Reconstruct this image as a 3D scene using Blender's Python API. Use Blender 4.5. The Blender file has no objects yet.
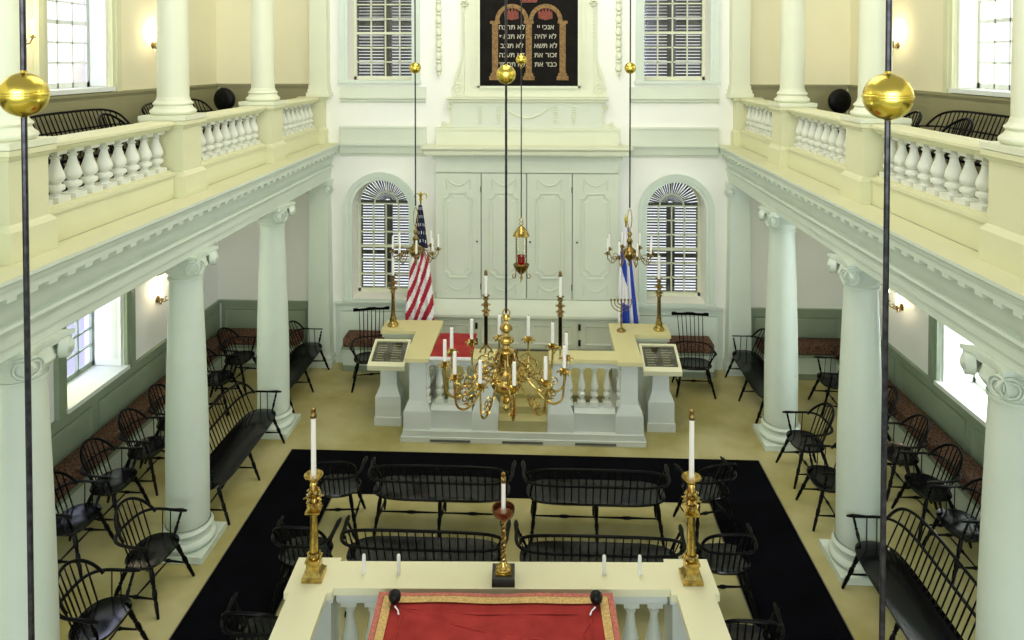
import bpy, math, random
from math import pi, sin, cos, radians as R, sqrt
from mathutils import Vector, Matrix
random.seed(7)
SC = bpy.context.scene
COL = SC.collection
CAMX, CAMZ = .29, 5.3

# ------------------------------------------------------------------ materials
def lin(c):
    return tuple(((v/255)/12.92 if v/255 <= .04045 else ((v/255+.055)/1.055)**2.4) for v in c)

def mat(name, rgb, rough=.55, metal=0., var=.06, scale=6., bump=0., bscale=60., rgb2=None, spec=.5, coat=0., detail=4.):
    m = bpy.data.materials.new(name); m.use_nodes = True
    nt = m.node_tree; N = nt.nodes; L = nt.links
    b = N['Principled BSDF']
    b.inputs['Roughness'].default_value = rough
    b.inputs['Metallic'].default_value = metal
    b.inputs['Specular IOR Level'].default_value = spec
    b.inputs['Coat Weight'].default_value = coat
    a = lin(rgb); c2 = lin(rgb2) if rgb2 else tuple(max(0, v*(1-var*2)) for v in a)
    tc = N.new('ShaderNodeTexCoord')
    nz = N.new('ShaderNodeTexNoise'); nz.inputs['Scale'].default_value = scale; nz.inputs['Detail'].default_value = detail
    L.new(tc.outputs['Object'], nz.inputs['Vector'])
    rp = N.new('ShaderNodeValToRGB')
    rp.color_ramp.elements[0].position = .35; rp.color_ramp.elements[1].position = .65
    rp.color_ramp.elements[0].color = (*c2, 1); rp.color_ramp.elements[1].color = (*a, 1)
    L.new(nz.outputs['Fac'], rp.inputs['Fac']); L.new(rp.outputs['Color'], b.inputs['Base Color'])
    if bump:
        n2 = N.new('ShaderNodeTexNoise'); n2.inputs['Scale'].default_value = bscale
        L.new(tc.outputs['Object'], n2.inputs['Vector'])
        bp = N.new('ShaderNodeBump'); bp.inputs['Strength'].default_value = bump; bp.inputs['Distance'].default_value = .01
        L.new(n2.outputs['Fac'], bp.inputs['Height']); L.new(bp.outputs['Normal'], b.inputs['Normal'])
    return m

def glass(name, tint=(1, 1, 1), gloss=.06):
    m = bpy.data.materials.new(name); m.use_nodes = True
    nt = m.node_tree; N = nt.nodes; L = nt.links
    N.remove(N['Principled BSDF'])
    t = N.new('ShaderNodeBsdfTransparent'); t.inputs['Color'].default_value = (*tint, 1)
    g = N.new('ShaderNodeBsdfGlossy'); g.inputs['Roughness'].default_value = .05
    mx = N.new('ShaderNodeMixShader'); mx.inputs['Fac'].default_value = gloss
    L.new(t.outputs[0], mx.inputs[1]); L.new(g.outputs[0], mx.inputs[2]); L.new(mx.outputs[0], N['Material Output'].inputs['Surface'])
    return m

def emit(name, rgb, s):
    m = bpy.data.materials.new(name); m.use_nodes = True
    b = m.node_tree.nodes['Principled BSDF']
    b.inputs['Base Color'].default_value = (*lin(rgb), 1)
    b.inputs['Emission Color'].default_value = (*lin(rgb), 1); b.inputs['Emission Strength'].default_value = s
    return m

M = dict(
    wall=mat('plaster', (243, 243, 234), .8, var=.012, scale=1.5),
    wallup=mat('plaster_warm_lit', (236, 230, 194), .8, var=.015, scale=1.5),  # upper-storey plaster, warm sconce light put into its colour
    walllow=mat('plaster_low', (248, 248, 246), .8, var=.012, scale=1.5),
    sage=mat('sage_paint', (210, 221, 207), .5, var=.02, scale=3),
    trim=mat('sage_paint_warm_lit', (217, 217, 178), .5, var=.015, scale=3),  # sage paint with the yellow of the warm light mixed in
    attic=mat('pale_cream_paint', (221, 224, 197), .5, var=.015, scale=3),
    ark=mat('ark_paint', (214, 220, 202), .5, var=.02, scale=2.5),
    groove=mat('groove_paint', (150, 156, 132), .6, var=.04),
    dado=mat('dark_sage_paint', (142, 156, 132), .5, var=.04, scale=3),
    dado2=mat('sage_paint_dim', (150, 146, 108), .55, var=.03, scale=3),  # gallery dado sage, the dimness there put into the colour as olive
    tan=mat('tan_trim_paint', (196, 190, 140), .5, var=.03),
    carpet=mat('tan_carpet', (190, 182, 134), .95, var=.05, scale=1.3, bump=.5, bscale=260, rgb2=(164, 155, 98), spec=.1),
    darkfloor=mat('dark_floor', (46, 42, 34), .8, var=.15, scale=2),
    rug=mat('black_runner', (9, 9, 15), .95, var=.2, scale=3, bump=.4, bscale=300, spec=.05),
    rugedge=mat('runner_binding', (120, 115, 92), .9, var=.1),
    black=mat('black_lacquer', (7, 7, 8), .34, var=.15, scale=9, spec=.10),
    blackseat=mat('black_lacquer_seat', (7, 7, 10), 0.15, var=.3, scale=12, spec=.3, bump=.05, bscale=14),
    brass=mat('polished_brass', (214, 184, 104), .24, 1., var=.28, scale=25),
    gilt=mat('gilded_ball', (232, 206, 92), .25, 1., var=.05, scale=12, bump=.08, bscale=30),
    oldbrass=mat('aged_brass', (178, 150, 90), .28, 1., var=.32, scale=30),
    bronze=mat('dark_bronze', (62, 50, 32), .35, .9, var=.2, scale=30),
    iron=mat('dark_iron', (70, 68, 72), .4, .8, var=.3, scale=40),
    wax=mat('white_wax', (250, 247, 238), .45, var=.01),
    red=mat('red_velvet', (170, 58, 54), .9, var=.10, scale=5, rgb2=(146, 44, 42), bump=.15, bscale=9, spec=.2),
    redtrim=mat('rose_braid', (206, 120, 104), .85, var=.2, scale=60),
    goldtrim=mat('gold_braid', (222, 186, 120), .7, var=.18, scale=70, spec=.3),
    ledge=mat('tan_ledge_paint', (222, 213, 156), .5, var=.02, scale=3),
    desk=mat('cream_ledge_paint', (232, 229, 192), .45, var=.015, scale=3),
    step=mat('grey_paint', (212, 217, 210), .5, var=.02, scale=3),
    balus=mat('baluster_paint', (222, 225, 212), .45, var=.02, scale=5),
    cushion=mat('patterned_cushion', (122, 92, 74), .9, scale=38, rgb2=(58, 40, 34), detail=2, spec=.15),
    canvas=mat('black_canvas', (21, 18, 13), .75, var=.3, scale=6, rgb2=(10, 9, 7), spec=.15),
    mural=mat('ochre_paint', (146, 112, 60), .7, var=.2, scale=30, rgb2=(104, 78, 40)),
    muralred=mat('dull_red_paint', (138, 62, 42), .7, scale=40, rgb2=(92, 40, 28)),
    letter=mat('cream_lettering', (190, 184, 164), .7, var=.03),
    slat=mat('shutter_slat', (58, 56, 54), .7, var=.1),
    sash=mat('sash_paint', (216, 218, 190), .5, var=.02),
    whitesash=mat('white_sash_paint', (232, 236, 228), .5, var=.02),
    navy=mat('flag_navy', (24, 28, 60), .85, var=.15), flagred=mat('flag_red', (176, 30, 50), .85, var=.1),
    flagwhite=mat('flag_white', (240, 238, 240), .85, var=.03), flagblue=mat('flag_blue', (36, 70, 180), .85, var=.1),
    parchment=mat('display_paper', (196, 186, 150), .8, var=.1), docdark=mat('dark_document', (70, 58, 44), .6, var=.4, scale=25, rgb2=(34, 28, 24)),
    grill=mat('vent_shadow', (96, 96, 88), .7, var=.1), greenbase=mat('dark_green_base', (46, 60, 48), .6, var=.1),
    plug=mat('black_knob', (14, 13, 13), .45, var=.2, spec=.25), slate=mat('dark_slate', (58, 56, 50), .4, var=.2),
    copper=mat('pierced_copper', (150, 100, 66), .3, .9, var=.3, scale=60),
    discm=mat('black_plastic', (7, 7, 8), .45, var=.2, spec=.2),
    clearpeg=mat('frosted_peg', (232, 232, 226), .3, var=.02),
)
M['glass'] = glass('window_glass')
M['lav'] = glass('lavender_glass', (.78, .76, .90))
M['yel'] = glass('pale_yellow_glass', (.97, .95, .66))
M['redglass'] = mat('ruby_glass', (150, 10, 16), .15, var=.1, coat=.5)
M['clearglass'] = glass('lamp_glass', (.92, .93, .88), .08)
M['glow'] = emit('sconce_flame', (255, 236, 190), 14)

# ------------------------------------------------------------------ mesh helper
class MB:
    def __init__(s): s.v = []; s.f = []; s.mi = []; s.M = Matrix()
    def add(s, vs, fs, mi=0):
        b = len(s.v); s.v += [tuple(s.M @ Vector(p)) for p in vs]
        s.f += [tuple(i+b for i in f) for f in fs]; s.mi += [mi]*len(fs); return s
    def box(s, a, b, mi=0):
        x0, y0, z0 = [min(a[i], b[i]) for i in range(3)]; x1, y1, z1 = [max(a[i], b[i]) for i in range(3)]
        return s.add([(x0,y0,z0),(x1,y0,z0),(x1,y1,z0),(x0,y1,z0),(x0,y0,z1),(x1,y0,z1),(x1,y1,z1),(x0,y1,z1)],
                     [(3,2,1,0),(4,5,6,7),(0,1,5,4),(1,2,6,5),(2,3,7,6),(3,0,4,7)], mi)
    def rings(s, rs, cap=True, close=True, mi=0):
        n = len(rs[0]); vs = [p for r in rs for p in r]; fs = []
        m = n if close else n-1
        for i in range(len(rs)-1):
            for j in range(m):
                k = (j+1) % n; fs.append((i*n+j, i*n+k, (i+1)*n+k, (i+1)*n+j))
        if cap: fs += [tuple(reversed(range(n))), tuple((len(rs)-1)*n+j for j in range(n))]
        return s.add(vs, fs, mi)
    def lathe(s, prof, n=20, o=(0,0,0), sq=False, mi=0, rot=0):
        rs = []
        for r, z in prof:
            r = max(r, .0003)
            if sq: rs.append([(o[0]+r*x, o[1]+r*y, o[2]+z) for x, y in ((-1,-1),(1,-1),(1,1),(-1,1))])
            else: rs.append([(o[0]+r*cos(2*pi*j/n+rot), o[1]+r*sin(2*pi*j/n+rot), o[2]+z) for j in range(n)])
        return s.rings(rs, mi=mi)
    def tube(s, path, r, n=8, mi=0, flat=1.):
        P = [Vector(p) for p in path]; rs = []
        rr = r if isinstance(r, (list, tuple)) else [r]*len(P)
        up = None
        for i, p in enumerate(P):
            t = (P[min(i+1, len(P)-1)]-P[max(i-1, 0)]).normalized()
            if up is None:
                up = Vector((0,0,1)) if abs(t.z) < .9 else Vector((0,1,0))
            a = t.cross(up)
            if a.length < 1e-4: a = t.cross(Vector((1,0,0)))
            a.normalize(); b = a.cross(t).normalized(); up = b
            rs.append([tuple(p + a*rr[i]*cos(2*pi*j/n) + b*rr[i]*flat*sin(2*pi*j/n)) for j in range(n)])
        return s.rings(rs, mi=mi)
    def turned(s, p0, p1, prof, n=8):
        p0, p1 = Vector(p0), Vector(p1)
        return s.tube([p0.lerp(p1, t) for t, r in prof], [r for t, r in prof], n)
    def prism(s, poly, axis, a, b, mi=0):
        """poly of 2-D points; axis 'y': (x,z) extruded in y; 'x': (y,z) extruded in x; 'z': (x,y) extruded in z"""
        def P(p, t): return {'y': (p[0], t, p[1]), 'x': (t, p[0], p[1]), 'z': (p[0], p[1], t)}[axis]
        return s.rings([[P(p, a) for p in poly], [P(p, b) for p in poly]], mi=mi)
    def build(s, name, m, parent=None, ang=38, loc=None):
        me = bpy.data.meshes.new(name); me.from_pydata(s.v, [], s.f)
        ms = m if isinstance(m, (list, tuple)) else [m]
        for q in ms: me.materials.append(M[q] if isinstance(q, str) else q)
        me.polygons.foreach_set('material_index', s.mi)
        me.polygons.foreach_set('use_smooth', [True]*len(me.polygons))
        import bmesh
        bm = bmesh.new(); bm.from_mesh(me); bmesh.ops.recalc_face_normals(bm, faces=bm.faces); bm.to_mesh(me); bm.free()
        me.set_sharp_from_angle(angle=R(ang)); me.update()
        o = bpy.data.objects.new(name, me); COL.objects.link(o)
        if parent: o.parent = parent
        if loc: o.location = loc
        return o

def tag(o, label, cat, group=None):
    o['label'] = label; o['category'] = cat
    if group: o['group'] = group
    return o
def thing(name, label, cat, loc=(0,0,0), rz=0., group=None):
    o = bpy.data.objects.new(name, None); COL.objects.link(o); o.empty_display_size = .1
    o.location = loc; o.rotation_euler = (0, 0, rz)
    return tag(o, label, cat, group)
def struct(mb, name, m, label=None, cat=None, ang=38):
    o = mb.build(name, m, ang=ang); o['kind'] = 'structure'
    if label: o['label'] = label
    if cat: o['category'] = cat
    return o
KIDS = {}
def dup(root, loc, rz, label, group=None):
    kids = {}
    for o in COL.objects:
        if o.parent: kids.setdefault(o.parent.name, []).append(o)
    def cp(o, par):
        c = o.copy(); COL.objects.link(c)
        if par: c.parent = par
        for k in kids.get(o.name, []): cp(k, c)
        return c
    r = cp(root, None); r.location = loc; r.rotation_euler = (0, 0, rz); r['label'] = label
    if group: r['group'] = group
    return r
def ordn(i): return ['first','second','third','fourth','fifth','sixth','seventh','eighth','ninth','tenth','eleventh','twelfth'][i]
def sx(p): return p[0]  # helper for sorting

# ------------------------------------------------------------------ room shell
HW, YB, ZT = 5.43, 12.35, 7.9     # half width, back wall, wall top
Y0 = -1.8
f = MB(); f.box((-HW-.3, Y0, -.12), (HW+.3, YB+.3, 0)); struct(f, 'floor', 'carpet', 'tan carpeted floor of the hall', 'floor')

def wallmesh(mb, a0, a1, z0, z1, holes, put, split=None):
    """wall as slices along a; holes: (c, half, zb, zt, arch). put(a,z,depth) -> xyz"""
    xs = {a0, a1}
    for c, h, zb, zt, ar in holes:
        n = 20 if ar else 1
        for i in range(n+1): xs.add(c-h*cos(pi*i/n) if ar else c-h+2*h*i/n)
        xs.add(c-h); xs.add(c+h)
    xs = sorted(xs); xs = [x for i, x in enumerate(xs) if i == 0 or x-xs[i-1] > 1e-5]
    xs = sorted(set(xs + [v for v in (-3.5, 3.5) if a0 < v < a1 and split and a0 < -4]))
    def top(hh, x):
        c, h, zb, zt, ar = hh
        return zt + (sqrt(max(0, h*h-(x-c)**2)) if ar else 0)
    for x0, x1 in zip(xs, xs[1:]):
        xm = (x0+x1)/2; hs = sorted([q for q in holes if abs(xm-q[0]) < q[1]], key=lambda q: q[2])
        lo = (z0, z0); segs = []
        for q in hs:
            segs.append((lo, (q[2], q[2]))); lo = (top(q, x0), top(q, x1))
        if split and lo[0] < split: segs.append((lo, (split, split))); lo = (split, split)
        elif split: segs = [q_ for g_ in segs for q_ in ([(g_[0], (split, split)), ((split, split), g_[1])] if g_[0][0] < split < g_[1][0] else [g_])]
        segs.append((lo, (z1, z1)))
        for (l0, l1), (h0, h1) in segs:
            mb.rings([[put(x0, l0, d), put(x1, l1, d), put(x1, h1, d), put(x0, h0, d)] for d in (0, .55)])
    return mb

BWC = 2.545       # centre of the back windows
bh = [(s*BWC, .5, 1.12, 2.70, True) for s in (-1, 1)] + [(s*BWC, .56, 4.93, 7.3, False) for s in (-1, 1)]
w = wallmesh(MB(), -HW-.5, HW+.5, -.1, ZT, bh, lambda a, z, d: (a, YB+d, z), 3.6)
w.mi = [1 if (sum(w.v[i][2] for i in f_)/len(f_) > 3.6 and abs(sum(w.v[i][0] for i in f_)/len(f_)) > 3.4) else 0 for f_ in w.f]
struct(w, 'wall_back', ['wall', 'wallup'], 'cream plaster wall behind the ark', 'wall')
SWY, SWU = 8.88, 8.62        # side windows, below and in the gallery
for s, nm in ((-1, 'left'), (1, 'right')):
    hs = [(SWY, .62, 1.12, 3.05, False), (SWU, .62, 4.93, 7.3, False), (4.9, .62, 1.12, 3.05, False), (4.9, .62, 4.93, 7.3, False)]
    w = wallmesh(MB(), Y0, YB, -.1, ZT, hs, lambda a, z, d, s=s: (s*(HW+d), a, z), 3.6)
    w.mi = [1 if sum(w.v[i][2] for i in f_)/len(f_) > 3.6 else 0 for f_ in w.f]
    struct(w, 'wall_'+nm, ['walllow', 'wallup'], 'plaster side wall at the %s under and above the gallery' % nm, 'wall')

# wainscot (dado) below: back outer, back nave, sides
def panels(mb, x0, x1, z0, z1, n, put, gap=.14):
    wd = (x1-x0)/n
    for i in range(n):
        a, b = x0+i*wd+gap/2, x0+(i+1)*wd-gap/2
        o, q = [(a, z0), (b, z0), (b, z1), (a, z1)], .035
        i1 = [(a+q, z0+q), (b-q, z0+q), (b-q, z1-q), (a+q, z1-q)]
        i2 = [(a+2*q, z0+2*q), (b-2*q, z0+2*q), (b-2*q, z1-2*q), (a+2*q, z1-2*q)]
        mb.rings([[put(*p, .0) for p in o], [put(*p, .018) for p in o], [put(*p, .002) for p in i1], [put(*p, .012) for p in i2]])
def dado(name, a0, a1, put, n, zt=1.07, z0=0., m='dado', label=None):
    mb = MB()
    def bx(a, b, zl, zh, d): mb.rings([[put(a, zl, 0), put(b, zl, 0), put(b, zh, 0), put(a, zh, 0)], [put(a, zl, d), put(b, zl, d), put(b, zh, d), put(a, zh, d)]])
    bx(a0, a1, z0, zt-.06, .02); bx(a0, a1, z0, z0+.14, .035)
    bx(a0, a1, zt-.06, zt-.035, .035); bx(a0, a1, zt-.035, zt, .055)
    if n: panels(mb, a0, a1, z0+.22, zt-.14, n, lambda a, z, d: put(a, z, d+.02))
    return struct(mb, name, m, label, 'wainscot', 20)
for s, nm in ((-1, 'left'), (1, 'right')):
    dado('wainscot_trim_'+nm, Y0, YB-.001, lambda a, z, d, s=s: (s*(HW-d), a, z), 8, label='dark sage panelled wainscot along the %s aisle wall' % nm)
    dado('wainscot_trim_back_'+nm, 3.78, HW-.06, lambda a, z, d, s=s: (s*a, YB-d, z), 1, label='dark sage wainscot on the back wall of the %s aisle' % nm)
    dado('wainscot_trim_ark_'+nm, 1.75, 3.34, lambda a, z, d, s=s: (s*a, YB-d, z), 1, m='sage', label='pale sage wainscot under the arched window %s of the ark' % nm)
    dado('wainscot_trim_gallery_'+nm, Y0, YB-.001, lambda a, z, d, s=s: (s*(HW-d), a, z), 0, 4.87, 3.785, 'dado2', label='shade-tinted olive dado above the %s gallery floor' % nm)
    dado('wainscot_trim_gallery_back_'+nm, 3.76, HW-.06, lambda a, z, d, s=s: (s*a, YB-d, z), 0, 4.87, 3.785, 'dado2', label='shade-tinted olive dado at the end of the %s gallery' % nm)

# galleries: entablature, slab and soffit
def entab(s):
    mb = MB()
    def bulge(z0, z1, u, d): return [(u-d*sin(pi*i/6), z0+(z1-z0)*i/6) for i in range(7)]
    prof = [(3.42,3.22),(3.42,3.30),(3.405,3.305),(3.405,3.405),(3.385,3.41),(3.37,3.44),(3.385,3.46)] + bulge(3.465, 3.63, 3.42, .035) + \
           [(3.40,3.64),(3.385,3.665),(3.36,3.67),(3.36,3.70),(3.27,3.705),(3.27,3.76),(3.255,3.765),(3.245,3.80),(3.23,3.815),(3.23,3.84),(3.60,3.84),(3.60,3.78),
            (HW-.001,3.78),(HW-.001,3.45),(3.76,3.45),(3.76,3.22)]
    mb.prism([(s*u, z) for u, z in prof], 'y', Y0, YB-.001)
    y = YB-.12
    while y > Y0:
        mb.box((s*3.275, y-.045, 3.672), (s*3.37, y+.045, 3.704)); y -= .205
    return struct(mb, 'trim_%d' % (1 if s < 0 else 2), 'sage', 'classical entablature carrying the %s gallery' % ('left' if s < 0 else 'right'), 'entablature', 25)
entab(-1); entab(1)
mb = MB(); mb.prism([(Y0, 3.45), (.20, 3.45), (.20, 3.22), (.42, 3.22), (.42, 3.62), (.55, 3.68), (.60, 3.80), (.60, 3.84), (Y0, 3.84)], 'x', -3.22, 3.22)
mb.box((-3.22, .05, 3.84), (3.22, .30, 4.65)); struct(mb, 'trim_6', 'sage', 'entablature and parapet of the rear gallery where the viewer stands', 'entablature', 25)
for s in (-1, 1):
    mb = MB(); mb.box((s*3.232, .62, 3.8402), (s*3.56, YB-.001, 3.8448)); struct(mb, 'trim_%d' % (4 if s < 0 else 5), 'trim', 'thin sheet with painted warm light on top of the %s gallery cornice' % ('left' if s < 0 else 'right'), 'ledge')  # thin sheet whose yellower colour carries the warm light from above

for s in (-1, 1):
    mb = MB(); mb.box((s*3.61, Y0, 3.781), (s*(HW-.06), YB-.06, 3.784)); struct(mb, 'floor_gallery_'+('left' if s < 0 else 'right'), 'darkfloor', 'dark floor covering of the %s gallery' % ('left' if s < 0 else 'right'), 'floor')
# back wall mouldings between the galleries
def hmould(mb, x0, x1, prof):
    mb.prism([(YB-d, z) for d, z in prof] + [(YB, prof[-1][1]), (YB, prof[0][1])], 'x', x0, x1)
mb = MB()
for a, b in ((-3.24, -1.74), (1.74, 3.24)):
    hmould(mb, a, b, [(.02,3.62),(.03,3.66),(.05,3.67),(.07,3.80),(.11,3.81),(.11,3.845)])
    hmould(mb, a, b, [(.06,3.845),(.06,4.10),(.075,4.105),(.075,4.14)])
    hmould(mb, a, b, [(.02,4.55),(.05,4.57),(.05,4.60),(.09,4.62),(.09,4.65)])
    hmould(mb, a, b, [(.035,4.65),(.035,4.82)])
struct(mb, 'trim_3', 'ark', 'grey sage mouldings running across the back wall at gallery height', 'moulding', 20)

# ------------------------------------------------------------------ windows
def louvres(mb, x0, x1, z0, z1, y, n):
    for i in range(n):
        z = z0+(z1-z0)*(i+.5)/n; h = (z1-z0)/n
        mb.rings([[(x0, y, z+.018), (x1, y, z+.018), (x1, y, z+.024), (x0, y, z+.024)],
                  [(x0, y+.06, z-.022), (x1, y+.06, z-.022), (x1, y+.06, z-.016), (x0, y+.06, z-.016)]])
def backwindow(k, cx, arch):
    side = 'left' if cx < 0 else 'right'
    t = bpy.data.objects.new('window_%d' % k, None); COL.objects.link(t); t.location = (cx, YB, 0); t['kind'] = 'structure'
    t['label'] = ('arched sash window with louvred shutters %s of the ark' if arch else 'upper sash window with louvred shutters %s of the tablets') % side; t['category'] = 'window'
    h, zb, zt = (.5, 1.12, 2.70) if arch else (.56, 4.93, 7.3)
    # architrave casing round the opening
    def outline(r, zlow):
        if arch: return [(-r, zlow)] + [(-r*cos(pi*i/24), zt+r*sin(pi*i/24)) for i in range(25)] + [(r, zlow)]
        return [(-r, zlow), (-r, zt+(r-h)), (r, zt+(r-h)), (r, zlow)]
    a = MB(); rs = []
    for r, d in ((h-.004, .0), (h-.004, -.03), (h+.05, -.035), (h+.055, -.05), (h+.12, -.055), (h+.14, -.06), (h+.14, 0)):
        rs.append([(x, d, z) for x, z in outline(r, zb)])
    a.rings(rs, cap=False, close=False)
    a.box((-h-.16, -.07, zb-.05), (h+.16, .0, zb)); a.build('casing', 'sage', t, 30)
    # sash: stiles, rails, muntins
    s = MB(); y0, y1 = .42, .46; q = h-.045
    top = zt
    s.box((-h, y0-.02, zb), (-q, y1, top)); s.box((q, y0-.02, zb), (h, y1, top)); s.box((-h, y0-.02, zb), (h, y1, zb+.06))
    rows = 6 if arch else 9
    for i in range(1, 4): x = -q+2*q*i/4; s.box((x-.011, y0, zb), (x+.011, y1, top))
    for i in range(1, rows+1):
        z = zb+.06+(top-zb-.06)*i/rows; e = .022 if i == 3 else .011
        s.box((-q, y0-(.02 if e > .02 else 0), z-e), (q, y1, z+e))
    if arch:
        for r in (h*.42, h-.02):
            s.tube([(-r*cos(pi*i/16), .44, zt+r*sin(pi*i/16)) for i in range(17)], .018, 6)
        for i in range(1, 6):
            an = pi*i/6; s.box((0,0,0),(0,0,0)) if False else s.tube([(h*.42*cos(an), .44, zt+h*.42*sin(an)), (h*.97*cos(an), .44, zt+h*.97*sin(an))], .011, 6)
    s.build('sash', 'sash', t)
    g = MB(); g.box((-q, .442, zb+.05), (q, .446, top))
    if arch: g.prism([(h*.98*cos(pi*i/24), zt+h*.98*sin(pi*i/24)) for i in range(25)], 'y', .442, .446)
    g.build('pane', 'glass', t)
    l = MB(); n = 31 if arch else 42
    for xa, xb in ((-h, -.03), (.05, h)):
        louvres(l, xa, xb, zb, top, .56, n)
        l.box((xa, .56, zb), (xa+.03, .63, top)); l.box((xb-.03, .56, zb), (xb, .63, top))
    for z in (zb+(top-zb)*.42,): l.box((-h, .565, z-.03), (h, .63, z+.03))
    l.box((-.02, .56, zb), (.04, .63, top))
    l.build('shutter', 'slat', t)
    if arch:
        e = MB()
        for i in range(25):
            an = pi*(i+.5)/25
            e.tube([(h*.12*cos(an), .58, zt+h*.12*sin(an)), (h*1.0*cos(an), .58, zt+h*1.0*sin(an))], [.004, .022], 4)
        e.box((-h, .565, zt-.03), (h, .63, zt+.03))
        e.build('fanlight_louvre', 'slat', t)
for k, (cx, ar) in enumerate([(-BWC, True), (BWC, True), (-BWC, False), (BWC, False)]): backwindow(k+1, cx, ar)

def sidewindow(k, s, cy, up):
    side = 'left' if s < 0 else 'right'
    t = bpy.data.objects.new('window_%d' % k, None); COL.objects.link(t); t.location = (s*HW, cy, 0); t['kind'] = 'structure'; t['category'] = 'window'
    t['label'] = '%s sash window with folded white shutters in the %s wall %s' % (('upper', side, 'over the gallery') if up else ('lower', side, 'of the aisle'))
    h, zb, zt = (.62, 4.93, 7.3) if up else (.62, 1.12, 3.05)
    a = MB(); W = .17
    for d0, d1 in ((-h-W, -h), (h, h+W)):
        a.box((-s*.0, d0, zb-.06), (-s*.045, d1, zt+.16)); c = d0+.05 if d0 < 0 else d1-.05
        a.box((-s*.045, c-.05, zb-.06), (-s*.065, c+.05, zt+.16))
    a.box((0, -h-W, zt), (-s*.05, h+W, zt+.16)); a.build('casing', 'dado' if not up else 'trim', t)
    b = MB(); b.box((-s*.07, -h-W, zb-.055), (s*.25, h+W, zb)) if False else b.box((-s*.07, -h-.02, zb-.05), (s*.46, h+.02, zb+.004)); b.build('sill', 'whitesash', t)
    m = MB(); gx = .27 if up else .42; x0, x1 = s*gx, s*(gx+.04); nr = 8 if not up else 9; q = h-.05
    m.box((x0, -h, zb), (x1, -q, zt)); m.box((x0, q, zb), (x1, h, zt)); m.box((x0, -h, zb), (x1, h, zb+.07)); m.box((x0, -h, zt-.05), (x1, h, zt))
    for i in range(1, 4): y = -q+2*q*i/4; m.box((x0, y-.012, zb), (x1, y+.012, zt))
    for i in range(1, nr): z = zb+.07+(zt-zb-.1)*i/nr; e = .024 if i == 3 else .012; m.box((x0, -q, z-e), (x1, q, z+e))
    m.build('sash', 'dado' if (s < 0 and not up) else 'whitesash', t)
    for i in range(4):
        g = MB(); g.box((s*(gx+.018), -q+2*q*i/4, zb+.05), (s*(gx+.022), -q+2*q*(i+1)/4, zt-.03))
        g.build('pane', ('lav' if i >= (3 if up else 2) else ('yel' if not up else 'glass')) if s < 0 else 'glass', t)
    # folded shutters standing against the two reveals
    for e in (-1, 1):
        sh = MB(); y = e*(h-.005); yi = e*(h-.045)
        sh.box((s*.02, y, zb+.01), (s*(gx-.04), yi, zt-.02))
        for z0, z1 in ((zb+.1, zb+.9), (zb+1.0, zt-.15)) if not up else ((zb+.1, zb+.7), (zb+.8, zb+1.5), (zb+1.6, zt-.15)):
            sh.rings([[(s*.06, yi, z0), (s*(gx-.08), yi, z0), (s*(gx-.08), yi, z1), (s*.06, yi, z1)], [(s*.08, yi-e*.012, z0+.03), (s*(gx-.10), yi-e*.012, z0+.03), (s*(gx-.10), yi-e*.012, z1-.03), (s*.08, yi-e*.012, z1-.03)]])
        sh.build('shutter', 'whitesash', t)
for k, (s, cy, up) in enumerate([(-1, SWY, False), (1, SWY, False), (-1, SWU, True), (1, SWU, True), (-1, 4.9, False), (1, 4.9, False), (-1, 4.9, True), (1, 4.9, True)]): sidewindow(k+5, s, cy, up)  # windows nearest the camera are unseen, added to let in more light

# ------------------------------------------------------------------ columns
CY = [5.12, 7.58, 10.06]
CU, UU = 3.58, 3.70
def spiral(mb, o, a, b, nrm, r0, turns=2.3, tr=.0105):
    """volute face: disc plus a spiral fillet; a, b in-plane axes, nrm outward"""
    o, a, b, nrm = Vector(o), Vector(a), Vector(b), Vector(nrm)
    n = 20
    rs = []
    for d, r in ((-.05, r0*.98), (.008, r0), (.016, r0*.93), (-.006, r0*.84)):
        rs.append([tuple(o+nrm*d+a*r*cos(2*pi*j/n)+b*r*sin(2*pi*j/n)) for j in range(n)])
    mb.rings(rs)
    k = 44; path = []; rad = []
    for i in range(k+1):
        t = i/k; an = pi*.5-2*pi*turns*t; r = r0*(.96*(1-t)+.12*t)
        path.append(tuple(o+nrm*.004+a*r*cos(an)+b*r*sin(an))); rad.append(tr*(1-.5*t))
    mb.tube(path, rad, 6)
    mb.rings([[tuple(o+nrm*d+a*r*cos(2*pi*j/10)+b*r*sin(2*pi*j/10)) for j in range(10)] for d, r in ((0, r0*.14), (.025, r0*.12), (.03, r0*.03))])
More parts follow.
